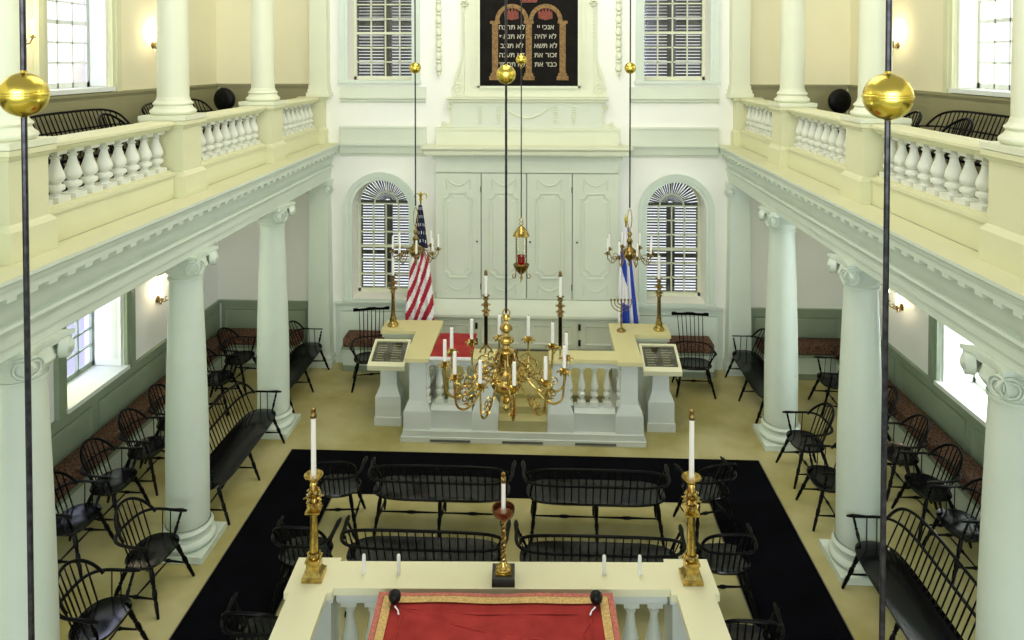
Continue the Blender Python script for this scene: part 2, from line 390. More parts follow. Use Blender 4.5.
def column(label, loc):
    t = thing('column', label, 'column', loc)
    b = MB(); b.box((-.295, -.295, .002), (.295, .295, .075)); b.build('plinth', 'sage', t)
    b = MB(); tor = lambda z0, z1, r, d: [(r+d*sin(pi*i/6), z0+(z1-z0)*i/6) for i in range(7)]
    b.lathe(tor(.075, .165, .258, .035)+[(.25,.168),(.25,.18)]+[(.25-.02*sin(pi*i/4), .18+.03*i/4) for i in range(5)]+tor(.215, .265, .238, .022)+[(.236,.27),(.234,.285)], 32)
    b.build('base', 'sage', t)
    b = MB(); prof = []
    for i in range(13):
        z = .285+(2.93-.285)*i/12; q = max(0, (i/12-.25)/.75); prof.append((.222-.057*q**1.5, z))
    prof = [(.232,.285)]+prof[0:]+[(.178,2.935),(.182,2.95),(.178,2.965)]
    b.lathe(prof, 36); b.build('shaft', 'sage', t)
    c = MB(); c.lathe([(.168,2.966),(.172,2.99),(.20,3.02),(.222,3.05),(.226,3.07),(.21,3.10),(.20,3.15)], 28)
    ab = []
    for e in range(4):                         # abacus with hollowed sides
        an = e*pi/2
        for i in range(8):
            x = -.235+.47*i/8; y = -.235+.05*(1-(x/.235)**2)
            ab.append((x*cos(an)-y*sin(an), x*sin(an)+y*cos(an)))
    c.prism(ab, 'z', 3.15, 3.185); c.prism([(x*1.06, y*1.06) for x, y in ab], 'z', 3.185, 3.219)
    cap = c.build('capital', 'sage', t)
    for i in range(4):
        an = pi/4+i*pi/2; v = MB(); sg = (1 if cos(an) > 0 else -1, 1 if sin(an) > 0 else -1)
        o = (sg[0]*.195, sg[1]*.195, 3.10)
        for nrm in ((0, sg[1], 0), (sg[0], 0, 0)):
            # angled a little towards the diagonal, as on a Scamozzi capital
            nv = Vector((nrm[0]+sg[0]*.35*(nrm[0] == 0), nrm[1]+sg[1]*.35*(nrm[1] == 0), 0)).normalized()
            a = nv.cross(Vector((0,0,1))); 
            if (a.x*sg[0] if nrm[0] == 0 else a.y*sg[1]) < 0: a = -a
            spiral(v, Vector(o)+nv*.035-a*.02, a, (0,0,1), nv, .078)
        v.build('volute', 'sage', t).name = 'volute'
    return t
ORD = {0: 'nearest', 1: 'middle', 2: 'farthest'}
c0 = column('nearest tall sage column on the left, cut by the left edge', (-CU, CY[0], 0))
for s, nm in ((-1, 'left'), (1, 'right')):
    for i, y in enumerate(CY):
        if s < 0 and i == 0: continue
        lab = {(-1,1): 'second tall sage column on the left, beside the near left settee', (-1,2): 'farthest free-standing lower column on the left side, before the back pilaster',
               (1,0): 'nearest tall sage column on the right, cut by the right edge', (1,1): 'second tall sage column on the right, half behind the dark chandelier rod',
               (1,2): 'farthest free-standing lower column on the right side, before the back pilaster'}[(s, i)]
        dup(c0, (s*CU, y, 0), 0, lab, 'lower ionic columns')
c0['group'] = 'lower ionic columns'
def uppercol(label, loc):
    t = thing('gallery_column', label, 'column', loc, 0, 'gallery columns')
    b = MB(); b.box((-.25, -.25, .001), (.25, .25, .05)); b.build('plinth', 'attic', t)
    tor = lambda z0, z1, r, d: [(r+d*sin(pi*i/6), z0+(z1-z0)*i/6) for i in range(7)]
    b = MB(); b.lathe(tor(.05, .12, .205, .03)+[(.20,.125),(.19,.145)]+tor(.15, .19, .185, .018)+[(.18,.2)], 28); b.build('base', 'attic', t)
    b = MB(); b.lathe([(.175,.2),(.162,.24)]+[(.160-.025*(i/8)**1.5, .24+2.6*i/8) for i in range(9)], 32); b.build('shaft', 'attic', t)
    b = MB(); b.lathe([(.137,2.84),(.15,2.86),(.15,2.9),(.2,2.98),(.21,3.05),(.21,3.2)], 24); b.build('capital', 'attic', t)
    return t
u0 = None
for s, nm in ((-1, 'left'), (1, 'right')):
    for i, y in enumerate(CY):
        lab = {0: 'nearest cream column standing on the %s gallery rail, at the picture edge', 1: 'middle cream column standing on the %s gallery rail', 2: 'farthest free cream column on the %s gallery rail'}[i] % nm
        if u0 is None: u0 = uppercol(lab, (s*UU, y, 4.655))
        else: dup(u0, (s*UU, y, 4.655), 0, lab)
# pilasters on the back wall (lower with ionic head, upper)
for s, nm in ((-1, 'left'), (1, 'right')):
    t = thing('pilaster', 'flat sage pilaster on the back wall under the %s gallery' % nm, 'pilaster', (s*3.57, YB-.001, 0), 0, 'lower pilasters'); t['kind'] = 'structure'
    b = MB()
    b.rings([[(x*a, -d*b_, z) for x, d in ((-1, 0), (1, 0), (1, 1), (-1, 1))] for a, b_, z in ((.19,.24,.30),(.178,.235,1.5),(.16,.22,2.98))]); b.build('shaft', 'sage', t)
    b = MB(); b.lathe([(.23,.0),(.23,.09),(.215,.1),(.225,.14),(.215,.18),(.2,.2),(.2,.25),(.195,.3)], sq=True)
    for i, p in enumerate(b.v): b.v[i] = (p[0], min(0, p[1]*1.14), p[2])
    b.build('base', 'sage', t)
    b = MB(); b.box((-.2, -.26, 3.15), (.2, 0, 3.219)); b.box((-.18, -.235, 2.98), (.18, 0, 3.15)); cp = b.build('capital', 'sage', t)
    for e in (-1, 1):
        v = MB(); spiral(v, (e*.19, -.25, 3.075), (e, 0, 0), (0, 0, 1), (0, -1, 0), .078); 
        spiral(v, (-s*.2, -.19, 3.075), (0, -1, 0), (0, 0, 1), (-s, 0, 0), .078) if e == -s else None
        v.build('volute', 'sage', t)
    t = thing('gallery_pilaster', 'flat cream pilaster on the back wall at the end of the %s gallery rail' % nm, 'pilaster', (s*3.57, YB-.001, 4.655), 0, 'upper pilasters'); t['kind'] = 'structure'
    b = MB(); b.box((-.15, -.2, .2), (.15, 0, 3.2)); b.build('shaft', 'attic', t)
    b = MB(); b.box((-.2, -.245, .001), (.2, 0, .07)); b.box((-.18, -.225, .07), (.18, 0, .13)); b.box((-.165, -.21, .13), (.165, 0, .2)); b.build('base', 'attic', t)

# ------------------------------------------------------------------ balustrades
def lathe_baluster(h, r):
    q = lambda *p: [(a*r, b*h) for a, b in p]
    return q((.8,.10),(.62,.115),(.5,.15),(.62,.19),(.95,.23),(1.0,.27),(.93,.31),(.6,.335),(.55,.35),(.72,.37),(.95,.42),(1.0,.47),(.9,.55),(.66,.65),(.48,.75),(.42,.82),(.58,.84),(.58,.86),(.42,.875),(.42,.9),(.6,.92))
def balmesh(h, r):
    b = MB(); b.lathe(lathe_baluster(h, r), 14)
    b.box((-r*1.05, -r*1.05, 0), (r*1.05, r*1.05, h*.10)); b.box((-r*.85, -r*.85, h*.92), (r*.85, r*.85, h)); return b
def pedestal(mb, x0, x1, y0, y1, s):
    pass
for s, nm in ((-1, 'left'), (1, 'right')):
    t = thing('gallery_balustrade', 'cream balustrade of turned balusters along the %s gallery' % nm, 'balustrade', (s*UU, 0, 3.8455), 0, 'gallery balustrades')
    ped = CY+[YB-.1]
    for i, y in enumerate(ped):
        b = MB(); q = .24 if i < 3 else .095
        def ring(e, z): return [(-e, y-min(e, q+e-.24) if i == 3 else y-e, z), (e, y-min(e, q+e-.24) if i == 3 else y-e, z), (e, y+(e if i < 3 else q), z), (-e, y+(e if i < 3 else q), z)]
        b.rings([ring(e, z) for e, z in ((.245,0),(.245,.225),(.235,.24),(.215,.265),(.205,.27),(.205,.725),(.215,.73),(.225,.755),(.245,.765),(.245,.806))])
        b.build('pedestal', 'trim', t, 25)
    bal0 = None
    ys = [Y0]+ped
    for y0, y1 in zip([2.66]+ped[:-1], ped):
        a, c = y0+.25, y1-(.25 if y1 < 12 else .1)
        b = MB(); b.prism([(-.13*1, 0), (.13, 0), (.13, .235), (.15, .24), (.15, .265), (.10, .275), (.10, .29), (-.10, .29), (-.10, .275), (-.15, .265), (-.15, .24), (-.13, .235)], 'y', a, c); b.build('base_panel', 'trim', t, 20)
        b = MB(); b.prism([(-.09, .71), (.09, .71), (.10, .73), (.12, .735), (.125, .755), (.15, .765), (.15, .79), (.12, .806), (-.12, .806), (-.15, .79), (-.15, .765), (-.125, .755), (-.12, .735), (-.10, .73)], 'y', a, c); b.build('handrail', 'trim', t, 20)
        if y1 < 2.7: continue
        for k in range(9):
            yy = a+(c-a)*(k+.5)/9
            if bal0 is None:
                bal0 = balmesh(.42, .072).build('baluster', 'balus', t); bal0.location = (0, yy, .29)
            else:
                o = bal0.copy(); COL.objects.link(o); o.parent = t; o.location = (0, yy, .29)

# ------------------------------------------------------------------ ark
def arkbuild():
    t = thing('ark', 'tall pale sage ark with four panelled doors against the back wall', 'ark', (0, YB-.002, 0))
    FY = -.25                       # door plane
    W = 1.535
    b = MB(); b.box((-W, FY+.06, 1.22), (W, 0, 3.385)); b.box((-W, FY, 1.236), (W, FY+.06, 1.248)); b.build('cabinet', 'ark', t)
    # doors
    dw = 2*W/4
    for i in range(4):
        x0, x1 = -W+dw*i+(.009 if i else 0), -W+dw*(i+1)-(.009 if i < 3 else 0); z0, z1 = 1.25, 3.37
        d = MB(); d.box((x0, FY-.02, z0), (x1, FY+.019, z1)); dr = d.build('door', 'ark', t)
        cx = (x0+x1)/2; y = FY-.024
        # shaped raised panel with notched corners
        a, zb, zt, n = .245, 1.60, 3.045, .075
        def shp(k):
            A, B0, T0 = a-k, zb+k, zt-k; p = []
            for (sx_, sz, cz) in ((-1,-1,B0),(1,-1,B0),(1,1,T0),(-1,1,T0)):
                rr_ = .088; arc = [(sx_*A, cz-sz*(rr_+.012))]+[(sx_*(A-rr_*sin(q*pi/12)), cz-sz*rr_*cos(q*pi/12)) for q in range(7)]+[(sx_*(A-rr_-.012), cz)]
                p += arc if sx_*sz > 0 else arc[::-1]
            return [(cx+x, z) for x, z in p]
        m = MB(); m.rings([[(x, FY-.015, z) for x, z in shp(0)], [(x, FY-.044, z) for x, z in shp(.002)], [(x, FY-.044, z) for x, z in shp(.011)], [(x, FY-.0225, z) for x, z in shp(.015)], [(x, FY-.0225, z) for x, z in shp(.05)], [(x, FY-.032, z) for x, z in shp(.065)]])
        m.build('panel', 'ark', dr, 20)
        for zc in (3.28, 1.50):     # carved swags above and below
            g = MB(); up = zc
            g.tube([(cx-.2+.4*k/14, FY-.026, up-.115*sin(pi*k/14)) for k in range(15)], [.005+.010*sin(pi*k/14) for k in range(15)], 6)
            for e in (-1, 1):
                g.tube([(cx+e*(.2+.012*sin(k*1.6)), FY-.024, up-.02-.17*k/8) for k in range(9)], [.008,.012,.009,.013,.008,.012,.008,.010,.003], 6)
            g.build('swag', 'ark', dr)
        if i in (0, 2, 3):
            k = MB(); ex = {0: x1-.06, 2: x0+.05, 3: x0+.07}[i]; k.M = Matrix.Translation((ex, FY-.02, 2.22)) @ Matrix.Rotation(pi/2, 4, 'X')
            k.lathe([(.006,0),(.006,.015),(.016,.022),(.014,.032),(.004,.036)], 10); k.build('knob', 'bronze', dr)
        if i in (0, 2):
            for zz in (3.1, 1.45):
                k = MB(); k.box((x1-.006, FY-.028, zz-.05), (x1+.006, FY-.0205, zz+.05)); k.build('hinge', 'bronze', dr)
    # sloping shelf under the doors, lower cabinet
    b = MB(); b.prism([(FY, 1.235), (FY-.05, 1.235), (FY-.06, 1.22), (FY-.27, 1.07), (FY-.30, 1.06), (FY-.30, 1.02), (FY-.26, 1.01), (FY-.24, .98), (0, .98), (0, 1.235)], 'x', -W-.1, W+.1); b.build('shelf', 'ark', t, 25)
    b = MB(); b.box((-W, FY-.22, .47), (W, 0, .978)); b.build('lower_cabinet', 'ark', t)
    for x0, x1 in ((-1.5, -.88), (-.84, -.02), (.02, .84), (.88, 1.5)):
        d = MB(); d.box((x0, FY-.235, .50), (x1, FY-.2205, .955)); a = .09
        d.rings([[(x0+a, FY-.2355, .57), (x1-a, FY-.2355, .57), (x1-a, FY-.2355, .875), (x0+a, FY-.2355, .875)], [(x0+a, FY-.25, .57), (x1-a, FY-.25, .57), (x1-a, FY-.25, .875), (x0+a, FY-.25, .875)],
                 [(x0+a+.025, FY-.238, .595), (x1-a-.025, FY-.238, .595), (x1-a-.025, FY-.238, .85), (x0+a+.025, FY-.238, .85)]])
        dr = d.build('cupboard_door', 'ark', t, 25)
        if x0 in (-.84, .88) or x1 == .84:
            e = x0+.01 if x0 == -.84 else (x0-.0 if x0 == .88 else None)
            if e is not None:
                for zz in (.86, .60):
                    k = MB(); k.box((e-.02, FY-.25, zz-.05), (e+.02, FY-.2355, zz+.05)); k.build('hinge', 'bronze', dr)
    # frieze, dentils, cornice
    b = MB(); b.box((-W-.01, FY-.03, 3.386), (W+.01, 0, 3.415)); b.box((-W, FY-.005, 3.415), (W, 0, 3.615)); b.build('frieze', 'ark', t)
    b = MB(); x = -W-.04
    while x < W+.05: b.box((x, FY-.055, 3.612), (x+.028, FY-.012, 3.655)); x += .05
    b.box((-W-.06, FY-.02, 3.60), (W+.06, 0, 3.66)); b.build('dentils', 'ark', t)
    b = MB(); pr = [(.03,3.661),(.03,3.69),(.15,3.70),(.15,3.76),(.17,3.77),(.20,3.80),(.20,3.835)]
    Ws = W+.03
    b.rings([[(-Ws-d, FY-d, z), (Ws+d, FY-d, z), (Ws+d, 0, z), (-Ws-d, 0, z)] for d, z in pr]); b.build('cornice', 'attic', t, 25)
    # attic: base block, panel, side brackets
    b = MB(); b.box((-W-.02, -.16, 3.836), (W+.02, 0, 4.09)); b.box((-W-.035, -.175, 4.09), (W+.035, 0, 4.13)); b.build('attic_base', 'attic', t)
    b = MB(); b.box((-1.27, -.12, 4.131), (1.27, 0, 4.55)); b.build('attic_panel', 'ark', t)
    g = MB(); g.tube([(-.42+.84*k/16, -.126, 4.50-.2*sin(pi*k/16)) for k in range(17)], [.006+.012*sin(pi*k/16) for k in range(17)], 6); sw = g.build('swag', 'attic', t)
    for x in (-.8, -.48, .48, .8):
        g = MB()
        for k in range(7):
            for e in (-1, 1): g.tube([(x, -.122, 4.50-.045*k), (x+e*.035*(1 if k < 5 else .6), -.13, 4.485-.045*k)], [.006, .012], 5)
        g.tube([(x, -.125, 4.52), (x, -.125, 4.19)], .007, 6); g.build('leaf_drop', 'attic', t)
    for e in (-1, 1):
        br = MB(); pts = [(1.271, 4.131), (1.50, 4.131), (1.50, 4.15)]+[(1.50-.21*sin(k*pi/12), 4.15+.13*(1-cos(k*pi/12))) for k in range(1, 7)]+[(1.29+.02*(k/6), 4.28+.22*k/6) for k in range(1, 7)]+[(1.271, 4.52)]
        br.prism([(e*x, z) for x, z in pts], 'y', -.1, 0)
        br.tube([(e*(1.42+.05*(1-k/14)*cos(k*.9)), -.1, 4.18+.05*(1-k/14)*sin(k*.9)) for k in range(15)], .012, 6)
        br.tube([(e*(1.33+.05*(1-k/14)*cos(k*.9+2)), -.1, 4.48+.05*(1-k/14)*sin(k*.9+2)) for k in range(15)], .012, 6)
        br.build('scroll_bracket', 'attic', t, 30)
    b = MB(); b.rings([[(-1.28-d, -.1-d, z), (1.28+d, -.1-d, z), (1.28+d, 0, z), (-1.28-d, 0, z)] for d, z in ((.02,4.551),(.05,4.57),(.05,4.60),(.1,4.62),(.1,4.648))]); b.build('upper_cornice', 'attic', t, 25)
    return t
arkbuild()

# tablets above the ark
def tablets():
    t = thing('tablets_frame', 'framed black painting of two arched tablets of gold Hebrew lettering above the ark', 'painting', (.03, YB-.002, 4.650))
    z0 = .19; H = 2.9; hw = .835
    c = MB(); c.box((-hw, -.075, z0), (hw, -.06, z0+H)); cv = c.build('canvas', 'canvas', t)
    # carved outer surround with side consoles
    b = MB(); b.box((-1.1, -.06, 0.002), (1.1, 0, z0-.03)); b.box((-1.1, -.06, z0-.03), (-hw-.03, 0, z0+H)); b.box((hw+.03, -.06, z0-.03), (1.1, 0, z0+H)); b.box((-hw-.03, -.0595, z0-.03), (hw+.03, 0, z0+H)); b.build('surround', 'attic', t)
    b = MB()
    for e in (-1, 1):
        b.box((e*hw, -.095, z0-.03), (e*(hw+.045), -.061, z0+H)); b.box((e*(hw+.10), -.08, z0-.03), (e*(hw+.13), -.061, z0+H))
    b.box((-hw-.045, -.095, z0-.04), (hw+.045, -.061, z0)); b.build('inner_moulding', 'attic', t)
    for e in (-1, 1):
        g = MB(); g.prism([(e*x, z) for x, z in ((1.101,.002),(1.30,.002),(1.31,.06),(1.30,.16),(1.27,.34),(1.22,.50),(1.17,.62),(1.15,.75),(1.145,1.62),(1.101,1.66))], 'y', -.08, 0)
        g.tube([(e*(1.2+(.11*(1-k/30)+.005)*cos(k*.45)), -.085, .12+(.11*(1-k/30)+.005)*sin(k*.45)) for k in range(31)], .011, 6)
        g.tube([(e*(1.125+.17*(1-k/14)**1.6), -.085, .14+.62*k/14) for k in range(15)]+[(e*1.125, -.085, 1.5)], .010, 6)
        for k in range(7): g.tube([(e*(1.17-.008*k), -.082, .28+.07*k), (e*(1.21-.013*k), -.088, .31+.07*k)], [.012, .004], 5)
        for k in range(10): g.lathe([(.001,-.012),(.016,0),(.001,.012)], 8, (e*1.108, -.085, .85+.065*k))
        for k in range(6):
            a = 2*pi*k/6; g.lathe([(.001,-.022),(.033,-.01),(.033,.01),(.001,.022)], 8, (e*(1.10+.045*cos(a)), -.09, 1.60+.045*sin(a)))
        g.build('scroll_console', 'attic', t, 35)
    y = -.082
    # two arches with columns
    for x in (-.575, .0, .575):
        p = MB(); w_ = .052
        p.box((x-w_, y, z0+.22), (x+w_, -.0755, z0+1.06)); p.box((x-.10, y-.003, z0+.1), (x+.10, -.0755, z0+.17)); p.box((x-.075, y-.002, z0+.17), (x+.075, -.0755, z0+.22)); p.box((x-.085, y-.003, z0+1.06), (x+.085, -.0755, z0+1.11))
        p.build('painted_column', 'mural', cv)
    for cx in (-.2875, .2875):
        a = MB(); n = 18; rs = []
        for r, yy in ((.215,-.0755),(.215,y),(.287,y),(.287,-.0755)): rs.append([(cx-r*cos(pi*i/n), yy, z0+1.11+r*sin(pi*i/n)) for i in range(n+1)])
        a.rings(rs, cap=False, close=False); a.build('painted_arch', 'mural', cv)
        m = MB(); n = 7
        pts = [(cx-.12, 1.17), (cx-.135, 1.30)]
        for i in range(5):
            pts += [(cx-.135+.27*(i+.5)/5-.02, 1.27), (cx-.135+.27*(i+1)/5-.027, 1.32+.03*(2-abs(i-2)))]
        pts += [(cx+.12, 1.17), (cx, 1.14)]
        m.prism([(x, z0+z-.02) for x, z in pts], 'y', y, -.0755); m.build('painted_crown', 'muralred', cv)
    m = MB(); m.prism([(x, z0+z) for x, z in ((-.13,1.42),(.13,1.42),(.19,1.56),(.11,1.53),(.06,1.60),(.0,1.53),(-.06,1.60),(-.11,1.53),(-.19,1.56))], 'y', y, -.0755); m.build('painted_crown', 'muralred', cv)
    def line(txt, x, z, size):
        parts = []
        for wd in txt[::-1].split(' '):        # right-to-left script laid out in visual order, one mesh per word
            cu = bpy.data.curves.new('inscription', 'FONT'); cu.body = wd; cu.size = size; cu.align_y = 'CENTER'; cu.extrude = .002; cu.offset = .001; cu.materials.append(M['letter'])
            tmp = bpy.data.objects.new('inscription_curve', cu); COL.objects.link(tmp)
            me = bpy.data.meshes.new_from_object(tmp.evaluated_get(bpy.context.evaluated_depsgraph_get())); bpy.data.objects.remove(tmp)
            xs = [v.co.x for v in me.vertices]; parts.append((me, min(xs), max(xs)))
        tot = sum(b_-a_ for _, a_, b_ in parts)+.046*(len(parts)-1); cx = x-tot/2
        for me, a_, b_ in parts:
            o = bpy.data.objects.new('lettering', me); COL.objects.link(o); o.parent = cv; o.location = (cx-a_, y+.002, z); o.rotation_euler = (pi/2, 0, 0); cx += b_-a_+.046
    for i, tx in enumerate(['אנכי יי', 'לא יהיה', 'לא תשא', 'זכור את', 'כבד את']): line(tx, .2875, z0+1.00-.158*i, .118)
    for i, tx in enumerate(['לא תרצח', 'לא תנאף', 'לא תגנב', 'לא תענה', 'לא תחמד']): line(tx, -.2875, z0+1.00-.158*i, .118)
    for s, nm in ((-1, 'left'), (1, 'right')):
        g = MB(); x = 0
        zz = .34
        g.lathe([(.004,0),(.02,.03),(.03,.06),(.02,.09)], 8, (0, 0, zz))
        k = 0; z = zz+.09
        while z < zz+2.5:
            g.lathe([(.022,0),(.05,.02),(.055,.06),(.042,.10),(.03,.13),(.045,.15),(.05,.17),(.022,.20)], 10, (0, 0, z)); z += .205
        o = g.build('wall_garland', 'attic'); o.location = (s*1.535+.02, YB-.06, 4.65)
        tag(o, 'long carved garland drop hanging %s of the black tablets' % nm, 'carving', 'carved garlands beside the tablets')
tablets()

# ------------------------------------------------------------------ runners
def rug(label, x0, x1, y0, y1):
    t = thing('carpet_runner', label, 'rug', (0, 0, 0), 0, 'black carpet runners')
    b = MB(); b.box((x0, y0, .001), (x1, y1, .004)); b.build('pile', 'rug', t)
    b = MB()
    for a in ((x0-.012, y0, x0, y1), (x1, y0, x1+.012, y1)): b.box((a[0], a[1], .001), (a[2], a[3], .004))
    b.build('binding', 'rugedge', t)
rug('black runner lying crosswise in front of the ark enclosure', -3.12, 3.12, 8.572, 9.53)
rug('black runner along the left side of the centre settees', -3.12, -2.27, 2.5, 8.57)
rug('black runner along the right side of the centre settees', 2.27, 3.12, 2.5, 8.57)

# ------------------------------------------------------------------ windsor seating
LEG = [(0,.017),(.08,.021),(.16,.024),(.3,.020),(.36,.014),(.38,.022),(.41,.014),(.5,.024),(.62,.019),(.66,.014),(.70,.020),(.85,.017),(1,.013)]
POST = [(0,.010),(.2,.014),(.35,.018),(.5,.011),(.55,.017),(.6,.011),(.8,.014),(1,.010)]
STR = [(0,.007),(.25,.010),(.42,.012),(.46,.018),(.5,.019),(.54,.018),(.58,.012),(.75,.010),(1,.007)]
def seatmesh(out, z=.45, th=.045, dish=.015):
    m = MB(); rs = []
    for k, zz in ((.5,z-th),(.88,z-th),(.975,z-th*.6),(1.0,z-.012),(.975,z),(.85,z-dish*.4),(.55,z-dish),(.2,z-dish)):
        rs.append([(x*k, y*k, zz) for x, y in out])
    return m.rings(rs)
def windsor(A, D, legx, flat, label, nm, group, comb=False):
    """seat half width A, half depth D; legx = x of the leg pairs; flat = straight topped bow"""
    t = thing(nm, label, 'settee' if 'settee' in nm else 'chair', (0,0,0), 0, group)
    long_ = A > .5
    n = 44; ex = .32 if long_ else .75
    out = []
    for j in range(n):
        a = 2*pi*j/n; x = A*abs(cos(a))**ex*(1 if cos(a) >= 0 else -1); y = D*abs(sin(a))**(.75)*(1 if sin(a) >= 0 else -1)
        if not long_: x *= 1+.07*sin(a)
        out.append((x, y))
    seatmesh(out).build('seat', 'blackseat', t)
    feet = {}
    for x in legx:
        sgn = 0 if abs(x) < .01 else (1 if x > 0 else -1)
        tx = x - sgn*(.10 if not long_ else .05)
        for e in (1, -1):
            p0, p1 = (tx, e*D*.58, .415), (x, e*(D+.055), .001)
            MB().turned(p0, p1, LEG).build('leg', 'black', t); feet[(x, e)] = (Vector(p0).lerp(Vector(p1), .62))
    for x in legx: MB().turned(feet[(x, 1)], feet[(x, -1)], STR, 6).build('stretcher', 'black', t)
    for xa, xb in zip(legx, legx[1:]):
        pa = (feet[(xa, 1)]+feet[(xa, -1)])/2; pb = (feet[(xb, 1)]+feet[(xb, -1)])/2
        MB().turned(pa, pb, STR, 6).build('stretcher', 'black', t)
    # arm rail
    AR, BK, ZA = A+.03, -(D+.07), .665
    path = []; nn = 40
    for j in range(nn+1):
        a = pi*j/nn; e2 = (.30 if long_ else .62)
        x = -AR*abs(cos(a))**e2*(1 if cos(a) >= 0 else -1); y = .02+(BK-.02)*abs(sin(a))**(.62 if not long_ else .55)
        path.append((x, y, ZA+.012*sin(a)))
    path = [(-AR-.012, D*.88, ZA-.004), (-AR-.008, D*.6, ZA)]+path+[(AR+.008, D*.6, ZA), (AR+.012, D*.88, ZA-.004)]
    rad = [.013, .025]+[.0185]*(len(path)-4)+[.025, .013]
    MB().tube(path, rad, 8, flat=.6).build('arm_rail', 'black', t)
    for e in (-1, 1): MB().turned((e*(A-.07), D*.5, .445), (e*(AR+.015), D*.58, ZA-.006), POST).build('arm_post', 'black', t)
    # back bow
    BH = .225 if not comb else 0
    BX = A*.98 if long_ else A*.92
    def bow(tp):                      # tp -1..1
        q = .25 if long_ else (.30 if flat else .5)
        hgt = max(0, 1-abs(tp)**(1/q if q < .5 else 2))**(q if q < .5 else .5)
        return Vector((BX*tp, -D*.62-(D*.38+.12)*hgt, ZA+BH*hgt))
    if not comb:
        MB().tube([bow(-cos(pi*j/44)) for j in range(45)], .0145, 8).build('bow', 'black', t)
    ns = round(2*BX/.078)-1 if long_ else 7
    for i in range(ns):
        tp = -1+2*(i+1)/(ns+1); x = BX*tp
        p0 = Vector((x*(.9 if not long_ else .975), -D*.80*(1-abs(tp)**6)**.5 if long_ else -D*.78*sqrt(max(.05, 1-(x*.9/A)**2)), .446))
        if comb:
            p1 = Vector((x*1.05, BK-.11, 1.075)); 
        else: p1 = bow(tp)
        pm = p0.lerp(p1, .45)
        MB().tube([p0, pm, p1], [.0068, .0085, .006], 5).build('spindle', 'black', t)
    if comb:
        c = MB(); rs = []
        for j in range(13):
            tp = -1+j/6; h = .035+.018*(abs(tp) > .8)+.012*(abs(tp) < .25); y = BK-.105-.03*(1-tp*tp); x = .30*tp
            rs.append([(x, y-.010, 1.07), (x, y+.010, 1.07), (x, y+.012, 1.07+h), (x, y-.012, 1.07+h)])
        c.rings(rs).build('comb_rail', 'black', t)
    # short spindles under the arms
    for e in (-1, 1):
        for k in range(2 if not long_ else 2):
            fy = D*(.22-.42*k); xx = A*(.93 if long_ else .86)
            py = fy-.03; px = AR
            MB().tube([(e*xx, fy, .445), (e*(px if not long_ else px-.008), py-.01, ZA)], .006, 5).build('spindle', 'black', t)
    return t

F_L, F_R = -pi/2, pi/2      # facing +x / -x  (local +y turned)
AG, WG = 'windsor armchairs', 'windsor armchairs along the aisle walls'
ch = windsor(.262, .205, (-.29, .29), False, 'x', 'windsor_armchair', WG)
first = True
def put(src, x, y, rz, label, group):
    return dup(src, (x, y, src.location.z), rz, label, group)
WL = [(7.30, 'round-backed black armchair at the left bench, nearest of the wall row, beside the column'),
      (7.98, 'round-backed black armchair at the left bench, second from the near end'),
      (8.71, 'round-backed black armchair at the left bench, third from the near end'),
      (9.38, 'round-backed black armchair at the left bench, fourth from near end, cut by the column'),
      (10.67, 'round-backed black armchair at the left bench, seen just right of second column'),
      (11.42, 'round-backed black armchair in the far left corner under the dado')]
ch.location = (-4.66, WL[0][0], 0); ch.rotation_euler = (0, 0, F_L); ch['label'] = WL[0][1]
jit = [.0, -.02, .03, -.02, .03, -.08]
for i, (y, lab) in enumerate(WL[1:]): put(ch, -4.66, y, F_L+jit[i+1], lab, WG)
WR = [(7.62, 'black armchair at the right bench, nearest of the wall row, beside near column'),
      (8.29, 'round-backed black armchair at the right bench, second from the near end'),
      (8.99, 'round-backed black armchair at the right bench, third from the near end'),
      (9.76, 'round-backed black armchair at the right bench, beside the dark chandelier rod'),
      (11.0, 'black armchair in the far right aisle, seen between the two columns')]
for i, (y, lab) in enumerate(WR): put(ch, 4.66, y, F_R-jit[i], lab, WG)
put(ch, -3.58, 6.86, F_L-.10, 'black round-backed armchair with shiny seat standing before the second left column', 'armchairs between the columns')
put(ch, -3.55, 5.98, F_L-.02, 'black armchair at the bottom left, nearest the camera, cut by the frame', 'armchairs between the columns')
put(ch, 3.62, 9.22, F_R+.06, 'black armchair left of the second right column, the farther of the pair', 'armchairs between the columns')
put(ch, 3.58, 8.40, F_R-.02, 'black armchair half hidden by second right column, the nearer of the pair', 'armchairs between the columns')
# centre chairs with straight topped bow
CG = 'armchairs at the ends of the settee rows'
cc = windsor(.255, .21, (-.26, .26), True, 'black armchair at the left end of the far settee row', 'windsor_armchair', CG)
cc.location = (-2.05, 8.0, .010); cc.rotation_euler = (0, 0, .08)
put(cc, 2.12, 8.12, .30, 'black armchair turned inward at the right end of the far settee row', CG)
put(cc, -2.05, 6.9, 0, 'black armchair at left end of the near settee row, behind the left candlestick', CG)
put(cc, 2.03, 6.98, .04, 'black armchair at right end of the near settee row, beside the right candlestick', CG)
put(cc, -2.07, 5.85, 0, 'black armchair left of the reading desk, cut by the bottom edge', CG)
put(cc, 1.95, 5.95, -.04, 'black armchair right of the reading desk, cut by the bottom edge', CG)
# comb backed chairs by the ark
KG = 'comb-backed chairs beside the ark'
cb = windsor(.28, .21, (-.30, .30), False, 'tall comb-backed black armchair to the right of the ark, facing the hall', 'comb_back_chair', KG, comb=True)
cb.location = (2.68, 11.52, 0); cb.rotation_euler = (0, 0, pi-.05)
put(cb, -2.52, 11.53, pi+.22, 'tall comb-backed black armchair to the left of the ark, turned slightly to the centre', KG)
